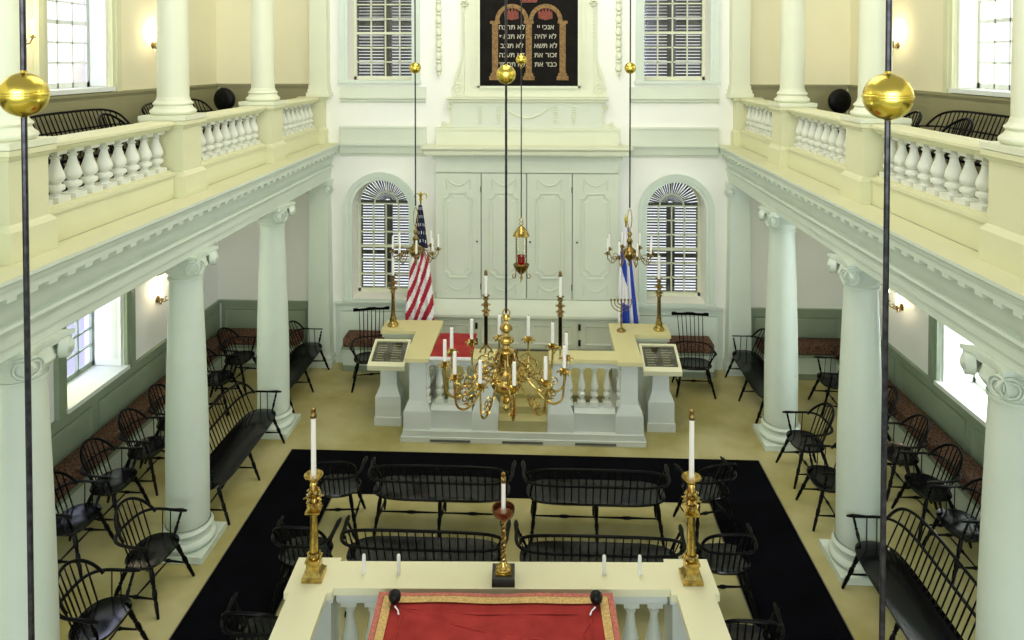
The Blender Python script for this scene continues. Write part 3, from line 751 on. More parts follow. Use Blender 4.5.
# settees
SG, HG = 'bow-backed settees between the columns', 'straight settees in the centre rows'
st = windsor(.95, .235, (-.87, 0, .87), False, 'black bow-backed settee on the left between second and third columns', 'windsor_settee', SG)
st.location = (-3.57, 8.80, 0); st.rotation_euler = (0, 0, F_L)
s3 = windsor(.90, .235, (-.83, 0, .83), False, 'black bow-backed settee at the far left beside the back pilaster', 'windsor_settee', SG)
s3.location = (-3.66, 11.19, 0); s3.rotation_euler = (0, 0, F_L)
put(s3, 3.60, 11.19, F_R, 'black bow-backed settee at the far right beside the back pilaster', SG)
put(st, 3.57, 6.37, F_R, 'large black bow-backed settee in the right foreground between near columns', SG)
sc_ = windsor(.775, .23, (-.72, 0, .72), True, 'black settee in the far centre row, left of the middle gap', 'windsor_settee', HG)
sc_.location = (-.86, 8.01, 0)
put(sc_, .87, 8.01, 0, 'black settee in the far centre row, right of the middle gap', HG)
put(sc_, -.87, 6.94, 0, 'black settee in the near centre row, left of the middle candlestick', HG)
put(sc_, .83, 6.94, 0, 'black settee in the near centre row, right of the middle candlestick', HG)
# gallery seating
GG = 'settees in the galleries'
for x, y, rz, lab in ((-4.95, 8.2, F_L, 'black spindle-backed settee in the left gallery, behind the near balusters'), (-4.95, 10.55, F_L, 'black spindle-backed settee in the left gallery, left of the black disc'),
                      (4.95, 8.35, F_R, 'black spindle-backed settee in the right gallery, below the window')):
    o = put(st, x, y, rz, lab, GG); o.location.z = 3.785
o = dup(ch, (4.85, 10.2, 3.785), F_R, 'black armchair in the right gallery, between the gold ball and black disc', 'armchairs in the galleries')
for i, (s, y) in enumerate(((-1, 7.95), (-1, 9.0), (1, 7.7), (1, 8.7))):
    o = dup(ch, (s*4.38, y+.0, 3.785), F_L if s < 0 else F_R, ('black armchair close behind the %s gallery balusters, %s of two' % ('left' if s < 0 else 'right', 'nearer' if i % 2 == 0 else 'farther')), 'armchairs in the galleries')

# ------------------------------------------------------------------ wall benches and cushions
def bench(label, cl, put_, a0, a1, grp):
    b = MB()
    t = thing('wall_bench', label, 'bench', (0,0,0), 0, 'built-in wall benches')
    def bx(mb, d0, d1, z0, z1, e=0): mb.rings([[put_(a0+e, z0, d0), put_(a1-e, z0, d0), put_(a1-e, z0, d1), put_(a0+e, z0, d1)], [put_(a0+e, z1, d0), put_(a1-e, z1, d0), put_(a1-e, z1, d1), put_(a0+e, z1, d1)]])
    bx(b, .062, .36, .001, .38, .02); b.build('bench_box', 'sage', t)
    b = MB(); bx(b, .062, .40, .381, .415); b.build('bench_seat', 'dado', t)
    b = MB(); bx(b, .362, .375, .001, .10, .02); b.build('kickboard', 'dado', t)
    c = MB(); rs = []
    for k, z in ((.02,.417),(0,.435),(0,.56),(.02,.59),(.05,.60)):
        rs.append([put_(a0+.03+k, z, .07+k*.5), put_(a1-.03-k, z, .07+k*.5), put_(a1-.03-k, z, .385-k), put_(a0+.03+k, z, .385-k)])
    c.rings(rs); o = c.build('bench_cushion', 'cushion'); tag(o, cl, 'cushion', 'patterned bench cushions')
for s, nm in ((-1, 'left'), (1, 'right')):
    sidep = lambda a, z, d, s=s: (s*(HW-d), a, z); backp = lambda a, z, d, s=s: (s*a, YB-d, z)
    bench('long built-in bench against the %s aisle wall' % nm, 'long red-brown patterned cushion on the %s aisle bench' % nm, sidep, 4.0, 11.93, nm)
    bench('short built-in bench at the back of the %s aisle' % nm, 'red-brown patterned cushion on the bench at the back of the %s aisle' % nm, backp, 3.86, 5.355, nm)
    bench('short built-in bench under the arched window %s of the ark' % nm, 'brown patterned cushion on the bench %s of the ark, behind comb-backed chair' % nm, backp, 2.25, 3.14, nm)

# ------------------------------------------------------------------ ark enclosure
def enclosure():
    t = thing('ark_enclosure', 'pale grey balustraded enclosure with tan ledges in front of the ark', 'enclosure', (0,0,0))
    b = MB(); b.box((-1.69, 9.78, .001), (1.69, 11.28, .07)); b.box((-1.665, 9.80, .07), (1.665, 11.28, .15)); b.build('step_base', 'step', t)
    for x in (-1.0, 0, 1.0):
        g = MB(); g.box((x-.28, 9.772, .015), (x+.28, 9.7795, .045)); g.build('vent_slot', 'grill', t)
    b = MB(); b.box((-.338, 9.84, .151), (.338, 10.05, .30)); b.box((-.338, 10.05, .151), (.338, 10.3, .40)); b.box((-1.24, 10.3, .151), (1.24, 11.28, .46)); b.box((-1.24, 11.28, .001), (1.24, 11.84, .46)); b.build('carpeted_platform', 'carpet', t)
    posts = [(-1.47, .19), (1.47, .19), (-.525, .183), (.525, .183)]
    Yp = 10.0
    for x, hb in posts:
        p = MB(); q = lambda e, z: [(x-e, Yp-e*.85, z), (x+e, Yp-e*.85, z), (x+e, Yp+e*.85, z), (x-e, Yp+e*.85, z)]
        p.rings([q(hb,.151),(q(hb,.39)),q(hb*.97,.405),q(.125,.52),q(.118,.535),q(.115,1.06),q(.125,1.075),q(.125,1.098)]); p.build('post', 'step', t, 25)
    for x0, x1 in ((-1.28, -.71), (.71, 1.28)):
        p = MB(); p.box((x0, 9.88, .151), (x1, 10.12, .385)); p.prism([(9.87,.385),(9.87,.41),(9.94,.45),(9.94,.475),(10.06,.475),(10.06,.45),(10.13,.41),(10.13,.385)], 'x', x0, x1); p.build('base_panel', 'step', t, 20)
        p = MB(); p.box((x0-.06, 9.9, 1.03), (x1+.06, 10.1, 1.098)); p.build('top_rail', 'step', t)
        for k in range(5 if True else 4):
            x = x0+(x1-x0)*(k+.5)/5 if False else x0-.07+(x1-x0+.14)*k/4
            bm = balmesh(.553, .055); o = bm.build('baluster', 'balus', t); o.location = (x, 10.0, .476)
    # side panels of the enclosure and rear wings
    for s in (-1, 1):
        p = MB(); p.box((s*1.40, 10.16, .151), (s*1.54, 11.25, .41)); p.box((s*1.42, 10.16, .41), (s*1.52, 11.25, .47)); p.box((s*1.42, 10.16, 1.03), (s*1.52, 11.25, 1.098)); p.box((s*1.36, 11.05, .151), (s*1.58, 11.25, 1.098)); p.build('side_rail', 'step', t)
        for k in range(5):
            bm = balmesh(.558, .05); o = bm.build('baluster', 'balus', t); o.location = (s*1.47, 10.28+.17*k, .471)
        p = MB(); p.box((s*1.60, 10.86, .001), (s*2.15, 11.22, 1.04)); p.box((s*1.58, 10.84, 1.04), (s*2.18, 11.24, 1.098)); p.build('wing', 'ark', t)
        # one continuous ledge board: front leg, side, rear wing
        poly = [(.36, 9.84), (.70, 9.84), (.70, 9.88), (1.30, 9.88), (1.30, 9.81), (1.645, 9.81), (1.645, 10.82), (2.2, 10.82), (2.2, 11.27), (1.30, 11.27), (1.30, 10.19), (.36, 10.19)]
        p = MB(); p.prism([(s*x, y) for x, y in poly], 'z', 1.10, 1.155); p.build('ledge', 'ledge', t)
        p = MB(); p.prism([(s*x, y) for x, y in [(.365, 9.85), (.69, 9.85), (.69, 9.89), (1.31, 9.89), (1.31, 9.82), (1.635, 9.82), (1.635, 10.83), (2.19, 10.83), (2.19, 11.26), (1.31, 11.26), (1.31, 10.18), (.365, 10.18)]], 'z', 1.0985, 1.0995); p.build('ledge_moulding', 'step', t)
enclosure()
# table with red cover behind the left front rail
t = thing('reading_table', 'small table under a red cover behind the left front rail of enclosure', 'table', (-1.0, 10.47, .461))
b = MB(); b.box((-.28, -.24, .66), (.28, .24, .697)); b.build('table_top', 'ark', t)
for x in (-.24, .24):
    for y in (-.2, .2):
        b = MB(); b.box((x-.022, y-.022, .001), (x+.022, y+.022, .659)); b.build('leg', 'ark', t)
t = thing('red_table_cover', 'crimson cover with white fringe on table inside the ark enclosure', 'cloth', (-.995, 10.3, 1.1585))
b = MB(); nx, ny = 14, 16; rs = []
for j in range(ny+1):
    v = j/ny; y = -.47+.90*v; row = []
    for i in range(nx+1):
        u = i/nx; wdt = .30-.02*v; x = -wdt+2*wdt*u
        row.append((x, y, .006+.003*sin(9*u+5*v)))
    rs.append(row)
b.rings([[(x, y, z) for x, y, z in r] for r in rs], cap=False, close=False); b.rings([[(x, y, .001) for x, y, z in r] for r in rs], cap=False, close=False)
b.build('cover', 'red', t)
b = MB(); b.box((-.30, -.485, -.02), (.30, -.471, .008)); b.box((-.30,-.471,.0095),(.30,-.45,.012)); b.build('fringe', 'flagwhite', t)

# lecterns with framed documents
for s, nm in ((-1, 'left'), (1, 'right')):
    t = thing('display_lectern', 'grey pedestal lectern with slanted framed document %s of the enclosure' % nm, 'lectern', (s*1.96, 10.36, 0), 0, 'document lecterns')
    b = MB(); q = lambda e, z: [(-e, -e*.8, z), (e, -e*.8, z), (e, e*.8, z), (-e, e*.8, z)]
    b.rings([q(.20,.001),q(.20,.12),q(.185,.13),q(.185,.42),q(.17,.44),q(.125,.56),q(.12,.575),q(.115,.88)]); b.build('pedestal', 'step', t, 25)
    T = Matrix.Translation((0, 0, .99)) @ Matrix.Rotation(R(19), 4, 'X')
    b = MB(); b.M = T; b.box((-.27, -.29, -.05), (.27, .27, -.01)); b.box((-.27, -.29, -.01), (-.235, .27, .03)); b.box((.235, -.29, -.01), (.27, .27, .03)); b.box((-.235, .235, -.01), (.235, .27, .03)); b.box((-.235, -.29, -.01), (.235, -.20, .03)); fr = b.build('slanted_frame', 'desk', t)
    b = MB(); b.M = T; b.box((-.234, -.199, -.009), (.234, .234, .002)); pg = b.build('document', 'docdark', t)
    b = MB(); b.M = T
    for k in range(7):
        yy = .17-.05*k
        for c0_ in (-.19, .03): b.box((c0_, yy-.008, .0021), (c0_+.10+.06*random.random(), yy+.004, .003))
    b.build('text_lines', 'parchment', pg)
    b = MB(); b.M = T; b.box((-.234, -.199, .012), (.234, .234, .015)); b.build('cover_glass', 'clearglass', t)

# ------------------------------------------------------------------ reading desk enclosure (foreground)
DA, DP = R(2.2), (0, 4.93)       # the desk stands a little askew of the hall's axis
def D(x, y): return (DP[0]+(x-DP[0])*cos(DA)-(y-DP[1])*sin(DA), DP[1]+(x-DP[0])*sin(DA)+(y-DP[1])*cos(DA))
def desk():
    t = thing('reading_desk_enclosure', 'cream-topped balustraded reading desk enclosure in the centre foreground', 'enclosure', (*D(0, 0), 0), DA)
    b = MB(); b.box((-1.5, 2.2, .001), (1.5, 5.14, .62)); b.build('platform', 'step', t)
    for s in (-1, 1):
        p = MB(); q = lambda e, z: [(s*1.29-e, 4.93-e, z), (s*1.29+e, 4.93-e, z), (s*1.29+e, 4.93+e, z), (s*1.29-e, 4.93+e, z)]
        p.rings([q(.16,.621),q(.16,.85),q(.13,.9),q(.13,1.6),q(.15,1.62),q(.15,1.648)]); p.build('post', 'step', t, 25)
    poly = [(-1.16, 5.075), (1.16, 5.075), (1.16, 5.11), (1.47, 5.11), (1.47, 4.77), (1.435, 4.77), (1.435, 2.3), (1.18, 2.3), (1.18, 4.765), (1.145, 4.765), (1.145, 4.81), (-1.145, 4.81), (-1.145, 4.765), (-1.18, 4.765), (-1.18, 2.3), (-1.435, 2.3), (-1.435, 4.77), (-1.47, 4.77), (-1.47, 5.11), (-1.16, 5.11)]
    b = MB(); b.prism(poly, 'z', 1.65, 1.70); b.build('ledge', 'desk', t)
    b = MB(); b.box((-1.13, 4.83, 1.595), (1.13, 5.05, 1.649)); b.box((-1.13, 4.86, 1.56), (1.13, 5.02, 1.595)); b.build('top_rail', 'step', t)
    b = MB(); b.box((-1.125, 4.8, .621), (1.125, 5.06, .85)); b.box((-1.125, 4.83, .85), (1.125, 5.03, .93)); b.build('base_panel', 'step', t)
    b0 = None
    for k in range(14):
        x = -1.06+2.12*k/13
        o = balmesh(.628, .062).build('baluster', 'balus', t) if b0 is None else b0.copy()
        if b0 is not None: COL.objects.link(o); o.parent = t
        b0 = b0 or o; o.location = (x, 4.94, .931)
    for s in (-1, 1):
        b = MB(); b.box((s*1.2, 2.32, 1.595), (s*1.41, 4.75, 1.649)); b.box((s*1.2, 2.32, .621), (s*1.42, 4.75, .93)); b.build('side_rail', 'step', t)
        for k in range(8):
            o = b0.copy(); COL.objects.link(o); o.parent = t; o.location = (s*1.3, 4.62-.19*k, .931); o.scale = (1,1,1.055)
desk()
# reading table with red cover
TU = -.035
t = thing('reading_table', 'broad reading table under the red velvet cover in the foreground', 'table', (*D(TU, 3.9), .621), DA)
b = MB(); b.box((-.74, -.75, 1.08), (.74, .76, 1.112)); b.build('table_top', 'ark', t)
b = MB(); b.box((-.66, -.65, .001), (.66, .66, 1.079)); b.build('table_body', 'ark', t)
ZT_ = 1.735
t = thing('velvet_cover', 'red velvet cover with gold braid border on the foreground reading table', 'cloth', (*D(TU, -.027), ZT_), DA)
c = MB(); g = MB(); e = MB()
def grid(mb, x0, x1, y0, y1, dz, nx=40, ny=40, wob=.006):
    rs = []
    for j in range(ny+1):
        y = y0+(y1-y0)*j/ny
        rs.append([(x0+(x1-x0)*i/nx, y, dz+wob*(sin(4.0*(x0+(x1-x0)*i/nx)+9*y)*.5+.5)+wob*.6*sin(11*(x0+(x1-x0)*i/nx)-7*y)) for i in range(nx+1)])
    mb.rings(rs, cap=False, close=False)
grid(c, -.775, .775, 3.1, 4.725, .006); grid(c, -.775, .775, 3.1, 4.725, .0005, wob=0)
c.rings([[(x, 4.727, .012) for x in (-.775, .775)], [(x, 4.735, -.12) for x in (-.775, .775)], [(x, 4.727, -.12) for x in (-.775, .775)]], cap=False, close=False)
for sg in (-1, 1): c.rings([[(sg*.776, y, .010) for y in (3.1, 4.727)], [(sg*.785, y, -.12) for y in (3.1, 4.727)], [(sg*.777, y, -.12) for y in (3.1, 4.727)]], cap=False, close=False)
# creases where the folded cloth was laid
for pts in ([(-.60, 4.60), (-.1, 4.555), (.62, 4.565)], [(-.6, 4.58), (-.615, 4.1), (-.62, 3.3)], [(.61, 4.57), (.60, 4.1), (.63, 3.3)], [(-.58, 4.59), (-.25, 4.47), (.05, 4.38), (.45, 4.34)], [(.62, 4.53), (.55, 4.4), (.57, 4.2)]):
    q = []
    for (xa, ya), (xb, yb) in zip(pts, pts[1:]): q += [(xa+(xb-xa)*k/8, ya+(yb-ya)*k/8, .013+.002*sin(k*1.7)) for k in range(8)]
    c.tube(q, [.002]+[.007]*(len(q)-2)+[.002], 6, flat=.8)
c.build('velvet', 'red', t)
for x0, x1, y0, y1 in ((-.735, .735, 4.64, 4.695), (-.735, -.68, 3.1, 4.64), (.68, .735, 3.1, 4.64)): grid(g, x0, x1, y0, y1, .017, 16, 16, .006)
g.build('gold_braid', 'goldtrim', t)
for x0, x1, y0, y1 in ((-.775, .775, 4.697, 4.727), (-.775, -.738, 3.1, 4.697), (.738, .775, 3.1, 4.697)): grid(e, x0, x1, y0, y1, .017, 16, 16, .006)
e.build('edge_braid', 'redtrim', t)
for s, nm in ((-1, 'left'), (1, 'right')):
    t = thing('black_knob', 'round black knob with white tie at the %s corner of the red cover' % nm, 'knob', (*D(TU+s*.655, 4.60), ZT_+.0285), 0, 'black knobs on the red cover')
    b = MB(); b.lathe([(.012,0),(.022,.004),(.036,.02),(.042,.042),(.036,.064),(.02,.078),(.004,.083)], 16); b.build('ball', 'plug', t)
    b = MB(); b.tube([(-s*.01, -.04, .006), (-s*.035, -.07, .004), (-s*.045, -.10, .003)], [.006,.004,.006], 6); b.build('tie', 'flagwhite', t)

# pegs on the desk ledge
for i, x in enumerate((-.965, -.722, .714, .962)):
    o = MB().lathe([(.013,.001),(.013,.13),(.009,.137)], 12).build('white_peg', 'clearpeg'); o.location = (*D(x, 4.95), 1.70)
    tag(o, 'thin white peg on the cream desk ledge, %s from the left' % ordn(i), 'peg', 'white pegs on the desk ledge')

# ------------------------------------------------------------------ candlesticks
def candle(r, h, label, group, loc, brasstop=False, name='candle'):
    t = thing(name, label, 'candle', loc, 0, group)
    MB().lathe([(r,.0005),(r*.96,h*.9),(r*.9,h),(r*.3,h+.004)], 12).build('wax_shaft', 'wax', t)
    if brasstop:
        MB().lathe([(r*1.15,h-.03),(r*1.3,h-.02),(r*1.15,h+.005),(r*.9,h+.01),(r*1.0,h+.03),(r*.5,h+.04),(.002,h+.042)], 12).build('wick_cap', 'oldbrass', t)
    else: MB().tube([(0,0,h+.002),(.002,0,h+.018)], .0015, 5).build('wick', 'plug', t)
    return t
def leaves(mb, z, r, n=8, ln=.05, tilt=.6, ph=0):
    for i in range(n):
        a = 2*pi*i/n+ph; d = Vector((cos(a), sin(a), 0))
        p = [d*r*.6+Vector((0,0,z)), d*(r+ln*.5)+Vector((0,0,z+ln*tilt)), d*(r+ln)+Vector((0,0,z+ln*tilt*.7))]
        mb.tube(p, [.010,.017,.004], 6, flat=.6)
def cornerstick(label, loc, rz=0., group='brass candlesticks with square bases'):
    t = thing('candlestick', label, 'candlestick', loc, rz, group)
    b = MB(); b.lathe([(.07,.001),(.07,.03),(.06,.035),(.045,.06),(.045,.115),(.052,.12),(.052,.135),(.04,.14)], sq=True); b.build('base', 'brass', t, 25)
    b = MB(); leaves(b, .15, .03, 8, .02, .8); b.lathe([(.034,.14),(.034,.165),(.03,.17)], 12); b.build('leaf_foot', 'brass', t)
    b = MB(); b.lathe([((.031 if j % 2 else .027), 0) for j in range(2)], 8) if False else None
    b = MB(); n = 24
    rs = [[((r_*(1 if j % 2 else .86))*cos(2*pi*j/n), (r_*(1 if j % 2 else .86))*sin(2*pi*j/n), z) for j in range(n)] for r_, z in ((.031,.165),(.025,.45),(.03,.455))]
    b.rings(rs); b.build('fluted_shaft', 'brass', t, 60)
    b = MB(); b.M = Matrix.Translation((0, 0, .05)); b.lathe([(.032,.406),(.05,.415),(.05,.425),(.03,.43)], sq=True); leaves(b, .44, .02, 8, .035, 1.0); leaves(b, .49, .02, 8, .05, .5, .3); leaves(b, .53, .02, 6, .03, 1.); b.lathe([(.026,.43),(.03,.5),(.022,.55),(.028,.6),(.02,.62)], 12); b.build('leaf_capital', 'brass', t)
    b = MB(); b.M = Matrix.Translation((0, 0, .05)); b.lathe([(.016,.62),(.03,.625),(.062,.655),(.066,.668),(.060,.668),(.03,.638),(.022,.636)], 24); b.build('drip_dish', 'brass', t)
    return t
a = cornerstick('brass candlestick with fluted stem on the left corner of the desk ledge', (*D(-1.305, 4.92), 1.7005), rz=DA)
dup(a, (*D(1.31, 4.91), 1.7005), DA, 'brass candlestick with fluted stem on the right corner of the desk ledge')
candle(.018, .46, 'tall white candle in the left corner candlestick of the desk', 'tall candles on the desk', (*D(-1.305, 4.92), 2.3870), True)
candle(.018, .46, 'tall white candle in the right corner candlestick of the desk', 'tall candles on the desk', (*D(1.31, 4.91), 2.3870), True)
t = thing('candlestick', 'twisted-stem candlestick on a dark square block at centre of the desk ledge', 'candlestick', (*D(.012, 4.90), 1.7005), DA)
b = MB(); b.lathe([(.078,.001),(.078,.055),(.074,.06)], sq=True); b.build('block', 'slate', t)
b = MB(); b.lathe([(.055,.061),(.055,.07)], sq=True); b.lathe([(.05,.07),(.052,.08),(.04,.088),(.042,.096),(.028,.104),(.018,.13)], 20); b.build('base', 'brass', t)
for ph in (0, pi):
    b = MB(); b.tube([(.010*cos(ph+k*.7), .010*sin(ph+k*.7), .125+.30*k/40) for k in range(41)], .010, 6); b.build('twisted_stem', 'oldbrass', t)
b = MB(); b.lathe([(.016,.42),(.045,.435),(.068,.455),(.078,.485),(.078,.505),(.072,.505),(.062,.465),(.04,.45),(.02,.448)], 24); b.build('pierced_bowl', 'copper', t)
candle(.015, .26, 'white candle in the pierced bowl of the middle desk candlestick', 'tall candles on the desk', (*D(.012, 4.90), 2.1500), True)
# sticks on the gate posts of the ark enclosure and on the rear wings
def poststick(label, loc, group, stem, h=.86):
    t = thing('candlestick', label, 'candlestick', loc, 0, group)
    if stem == 'bronze':
        b = MB()
        for i in range(3):
            a = 2*pi*i/3+pi/6; d = Vector((cos(a), sin(a), 0)); b.tube([d*.10+Vector((0,0,.012)), d*.085+Vector((0,0,.05)), d*.03+Vector((0,0,.11)), Vector((0,0,.15))], [.014,.012,.012,.016], 7)
        b.build('tripod_foot', 'oldbrass', t)
        b = MB(); b.lathe([(.022,.14),(.026,.15),(.026,h-.32),(.03,h-.31)], 8); b.build('stem', 'bronze', t)
    else:
        b = MB(); b.lathe([(.085,.001),(.085,.02),(.06,.05),(.05,.08),(.055,.1),(.035,.15),(.04,.18)], 18); b.build('foot', 'brass', t)
        b = MB(); b.lathe([(.035,.18),(.03,.22),(.026,h-.32),(.03,h-.31)], 10); b.build('stem', 'oldbrass', t)
    b = MB(); b.lathe([(.03,h-.31),(.045,h-.29),(.025,h-.26),(.03,h-.17),(.02,h-.06)], 12); leaves(b, h-.27, .02, 8, .05, .7); leaves(b, h-.17, .02, 8, .055, .3, .4); leaves(b, h-.10, .02, 6, .03, 1); b.build('leaf_capital', 'oldbrass', t)
    b = MB(); b.lathe([(.015,h-.06),(.05,h-.035),(.055,h-.025),(.025,h-.03),(.02,h-.032)], 16); b.build('drip_dish', 'oldbrass', t)
    return t
PG, RG_ = 'dark-stemmed candlesticks on the gate posts', 'brass candlesticks on the rear wings'
for s, nm in ((-1, 'left'), (1, 'right')):
    poststick('dark-stemmed candlestick with gold leaves on the %s gate post before the ark' % nm, (s*.52, 9.99, 1.1555), PG, 'bronze')
    candle(.021, .32, 'white candle on the %s gate-post candlestick before the ark doors' % nm, 'candles on the ark enclosure', (s*.52, 9.99, 1.9845), True)
    poststick('brass candlestick on the rear ledge in front of the %s arched window' % nm, (s*2.05, 11.02, 1.1555), RG_, 'brass', .82)
    candle(.022, .35, 'white candle on the brass candlestick before the %s arched window' % nm, 'candles on the ark enclosure', (s*2.05, 11.02, 1.9445))
t = thing('menorah', 'small brass seven-branched menorah on the right ledge beside the blue and white flag', 'menorah', (1.47, 10.95, 1.1555))
b = MB(); b.lathe([(.07,.001),(.07,.015),(.05,.03),(.02,.05),(.012,.08)], 16); b.build('foot', 'oldbrass', t)
b = MB(); b.lathe([(.012,.08),(.018,.14),(.01,.18),(.016,.24),(.009,.28),(.009,.46)], 10); b.build('stem', 'oldbrass', t)
for r_ in (.055, .105, .155):
    b = MB(); b.tube([(-r_*cos(pi*k/16), 0, .455-r_*sin(pi*k/16)*1.0) for k in range(17)], .007, 6); b.build('branch', 'oldbrass', t)
for k in range(7):
    x = -.155+.31*k/6; b = MB(); b.lathe([(.008,.455),(.016,.47),(.016,.49),(.01,.49)], 8, (x, 0, 0)); b.build('candle_cup', 'oldbrass', t)

# ------------------------------------------------------------------ chandeliers
def chandelier(label, loc, Rr, n, zc, ph, big, group, rod_top=7.4, drop=0.):
    """zc = z of candle cups; body hangs on a rod with a gilded ball at z 5.18"""
    x, y = loc
    t = thing('chandelier', label, 'chandelier', (x, y, 0), 0, group)
    top = (3.31 if big else 3.34)-drop; zc -= drop
    b = MB(); b.tube([(0,0,top), (0,0,rod_top)], .0095, 8); b.build('rod', 'iron', t)
    b = MB(); rb = .075; b.lathe([(.008, 5.18-rb*1.05)]+[(rb*sin(pi*i/20), 5.18-rb*cos(pi*i/20)) for i in range(1, 10)]+[(rb*.985,5.176),(rb*1.02,5.178),(rb*1.02,5.184),(rb*.985,5.186)]+[(rb*sin(pi*i/20), 5.18-rb*cos(pi*i/20)) for i in range(11, 20)]+[(.01,5.18+rb*1.08)], 32); b.build('gilded_ball', 'gilt', t)
    if big:
        body = [(.004,2.53),(.02,2.545),(.028,2.565),(.016,2.59),(.03,2.61),(.05,2.63),(.03,2.655),(.055,2.68),(.10,2.71),(.125,2.75),(.127,2.79),(.11,2.83),(.07,2.86),(.04,2.88),(.035,2.95),(.06,2.98),(.065,3.01),(.03,3.035),(.028,3.06),(.062,3.085),(.062,3.105),(.025,3.13),(.022,3.155),(.05,3.18),(.05,3.20),(.02,3.225),(.018,3.25),(.036,3.265),(.034,3.28),(.01,3.30)]
        bz = 2.72
    else:
        body = [(.003,2.56),(.015,2.58),(.022,2.60),(.012,2.62),(.03,2.65),(.065,2.68),(.082,2.72),(.084,2.75),(.07,2.79),(.035,2.82),(.025,2.86),(.04,2.89),(.042,2.91),(.018,2.94),(.016,2.96),(.032,2.985),(.03,3.005),(.012,3.03),(.010,3.06)]
        bz = 2.68
    body = [(r_, z-drop) for r_, z in body]; bz -= drop
    b = MB(); b.lathe(body, 24); b.build('body', 'brass' if big else 'oldbrass', t)
    lp = MB()
    lp.tube([(.028*cos(2*pi*k/20), 0, (top+(.0 if big else -.15))+(.028 if big else .13)*sin(2*pi*k/20)) for k in range(21)], .006, 6); lp.build('hanging_loop', 'brass', t)
    for i in range(n):
        a = 2*pi*i/n+ph; d = Vector((cos(a), sin(a), 0)); Z = lambda r_, z: tuple(d*r_+Vector((0,0,z)))
        k = MB(); r1 = Rr
        pts = [Z(.05, bz+.03), Z(Rr*.30, bz+.10), Z(Rr*.48, bz+.05), Z(Rr*.62, bz-.02), Z(Rr*.80, bz-.06), Z(Rr*.96, bz-.01), Z(Rr, zc-.10), Z(Rr, zc-.055)]
        # smooth the arm
        P = []
        for q in range(len(pts)-1):
            p0, p1, p2, p3 = [Vector(pts[max(0, min(len(pts)-1, q+o))]) for o in (-1, 0, 1, 2)]
            for m_ in range(4):
                s_ = m_/4; P.append(.5*((2*p1)+(-p0+p2)*s_+(2*p0-5*p1+4*p2-p3)*s_*s_+(-p0+3*p1-3*p2+p3)*s_**3))
        P.append(Vector(pts[-1]))
        k.tube(P, .0085 if big else .006, 6)
        # curled scroll under the arm
        k.tube([d*(Rr*.66+.055*(1-q/16)*cos(q*.5-1))+Vector((0,0,bz-.01+.055*(1-q/16)*sin(q*.5-1))) for q in range(17)], .006 if big else .0045, 5)
        if big:     # upper scrolls and leaves on the arms of the large chandelier
            k.tube([d*(Rr*.40+.07*(1-q/20)*cos(-q*.5+2.6))+Vector((0,0,bz+.16+.07*(1-q/20)*sin(-q*.5+2.6))) for q in range(21)], .0055, 5)
            k.tube([d*(Rr*.80+.045*(1-q/16)*cos(-q*.55+3.6))+Vector((0,0,bz+.02+.045*(1-q/16)*sin(-q*.55+3.6))) for q in range(17)], .005, 5)
            tq = d.cross(Vector((0,0,1)))
            for rr_, zz_ in ((.36, .09), (.55, .02), (.72, -.05)):
                for e_ in (-1, 1): k.tube([d*Rr*rr_+Vector((0,0,bz+zz_)), d*(Rr*rr_+.02)+tq*e_*.022+Vector((0,0,bz+zz_+.022)), d*(Rr*rr_+.045)+tq*e_*.03+Vector((0,0,bz+zz_+.015))], [.006,.010,.002], 5, flat=.6)
        ar = k.build('arm', 'brass' if big else 'oldbrass', t)
        p = MB(); c_ = tuple(d*Rr); q_ = 1. if big else .75
        p.lathe([(.006,zc-.06),(.014*q_,zc-.05),(.036*q_,zc-.036),(.040*q_,zc-.03),(.014*q_,zc-.028),(.018*q_,zc-.012),(.019*q_,zc-.001),(.012*q_,zc-.001)], 12, c_)
        for w_ in range(6):
            an = 2*pi*w_/6; dd = Vector((cos(an), sin(an), 0)); p.tube([Vector(c_)+dd*.02+Vector((0,0,zc-.035)), Vector(c_)+dd*.052*q_+Vector((0,0,zc-.028)), Vector(c_)+dd*.06*q_+Vector((0,0,zc-.045))], [.008,.011,.003], 5, flat=.6)
        p.build('drip_pan', 'brass' if big else 'oldbrass', ar)
    if big:
        for i in range(8):
            a = 2*pi*i/8+.2; d = Vector((cos(a), sin(a), 0)); k = MB()
            k.tube([d*(.04+.055*(q/12))+Vector((0,0,2.90+.10*sin(q/12*pi)+.02*q/12)) for q in range(13)]+[d*(.095+.022*cos(q*.8))+Vector((0,0,2.92-.02+.022*sin(q*.8))) for q in range(8)], .007, 5)
            k.build('scroll', 'oldbrass', t)
    return t
def arm_candles(loc, Rr, n, zc, ph, r, h, where, group):
    pos = []
    for i in range(n):
        a = 2*pi*i/n+ph; pos.append((loc[0]+Rr*cos(a), loc[1]+Rr*sin(a)))
    pos.sort(key=lambda p: (p[0]-CAMX)/p[1])
    for i, p in enumerate(pos):
        nth = {0: 'leftmost', n-1: 'rightmost'}.get(i, ordn(i)+' from the left')
        candle(r, h, 'white candle on the %s, %s' % (where, nth), group, (p[0], p[1], zc))
HG2 = 'brass chandeliers on rods with gilded balls'
ph = R(10)
chandelier('large twelve-armed brass chandelier hanging in the centre above the settees', (-.005, 5.6), .48, 12, 2.955, ph, True, HG2)
arm_candles((-.005, 5.6), .48, 12, 2.9555, ph, .0145, .165, 'large centre chandelier', 'candles on the centre chandelier')
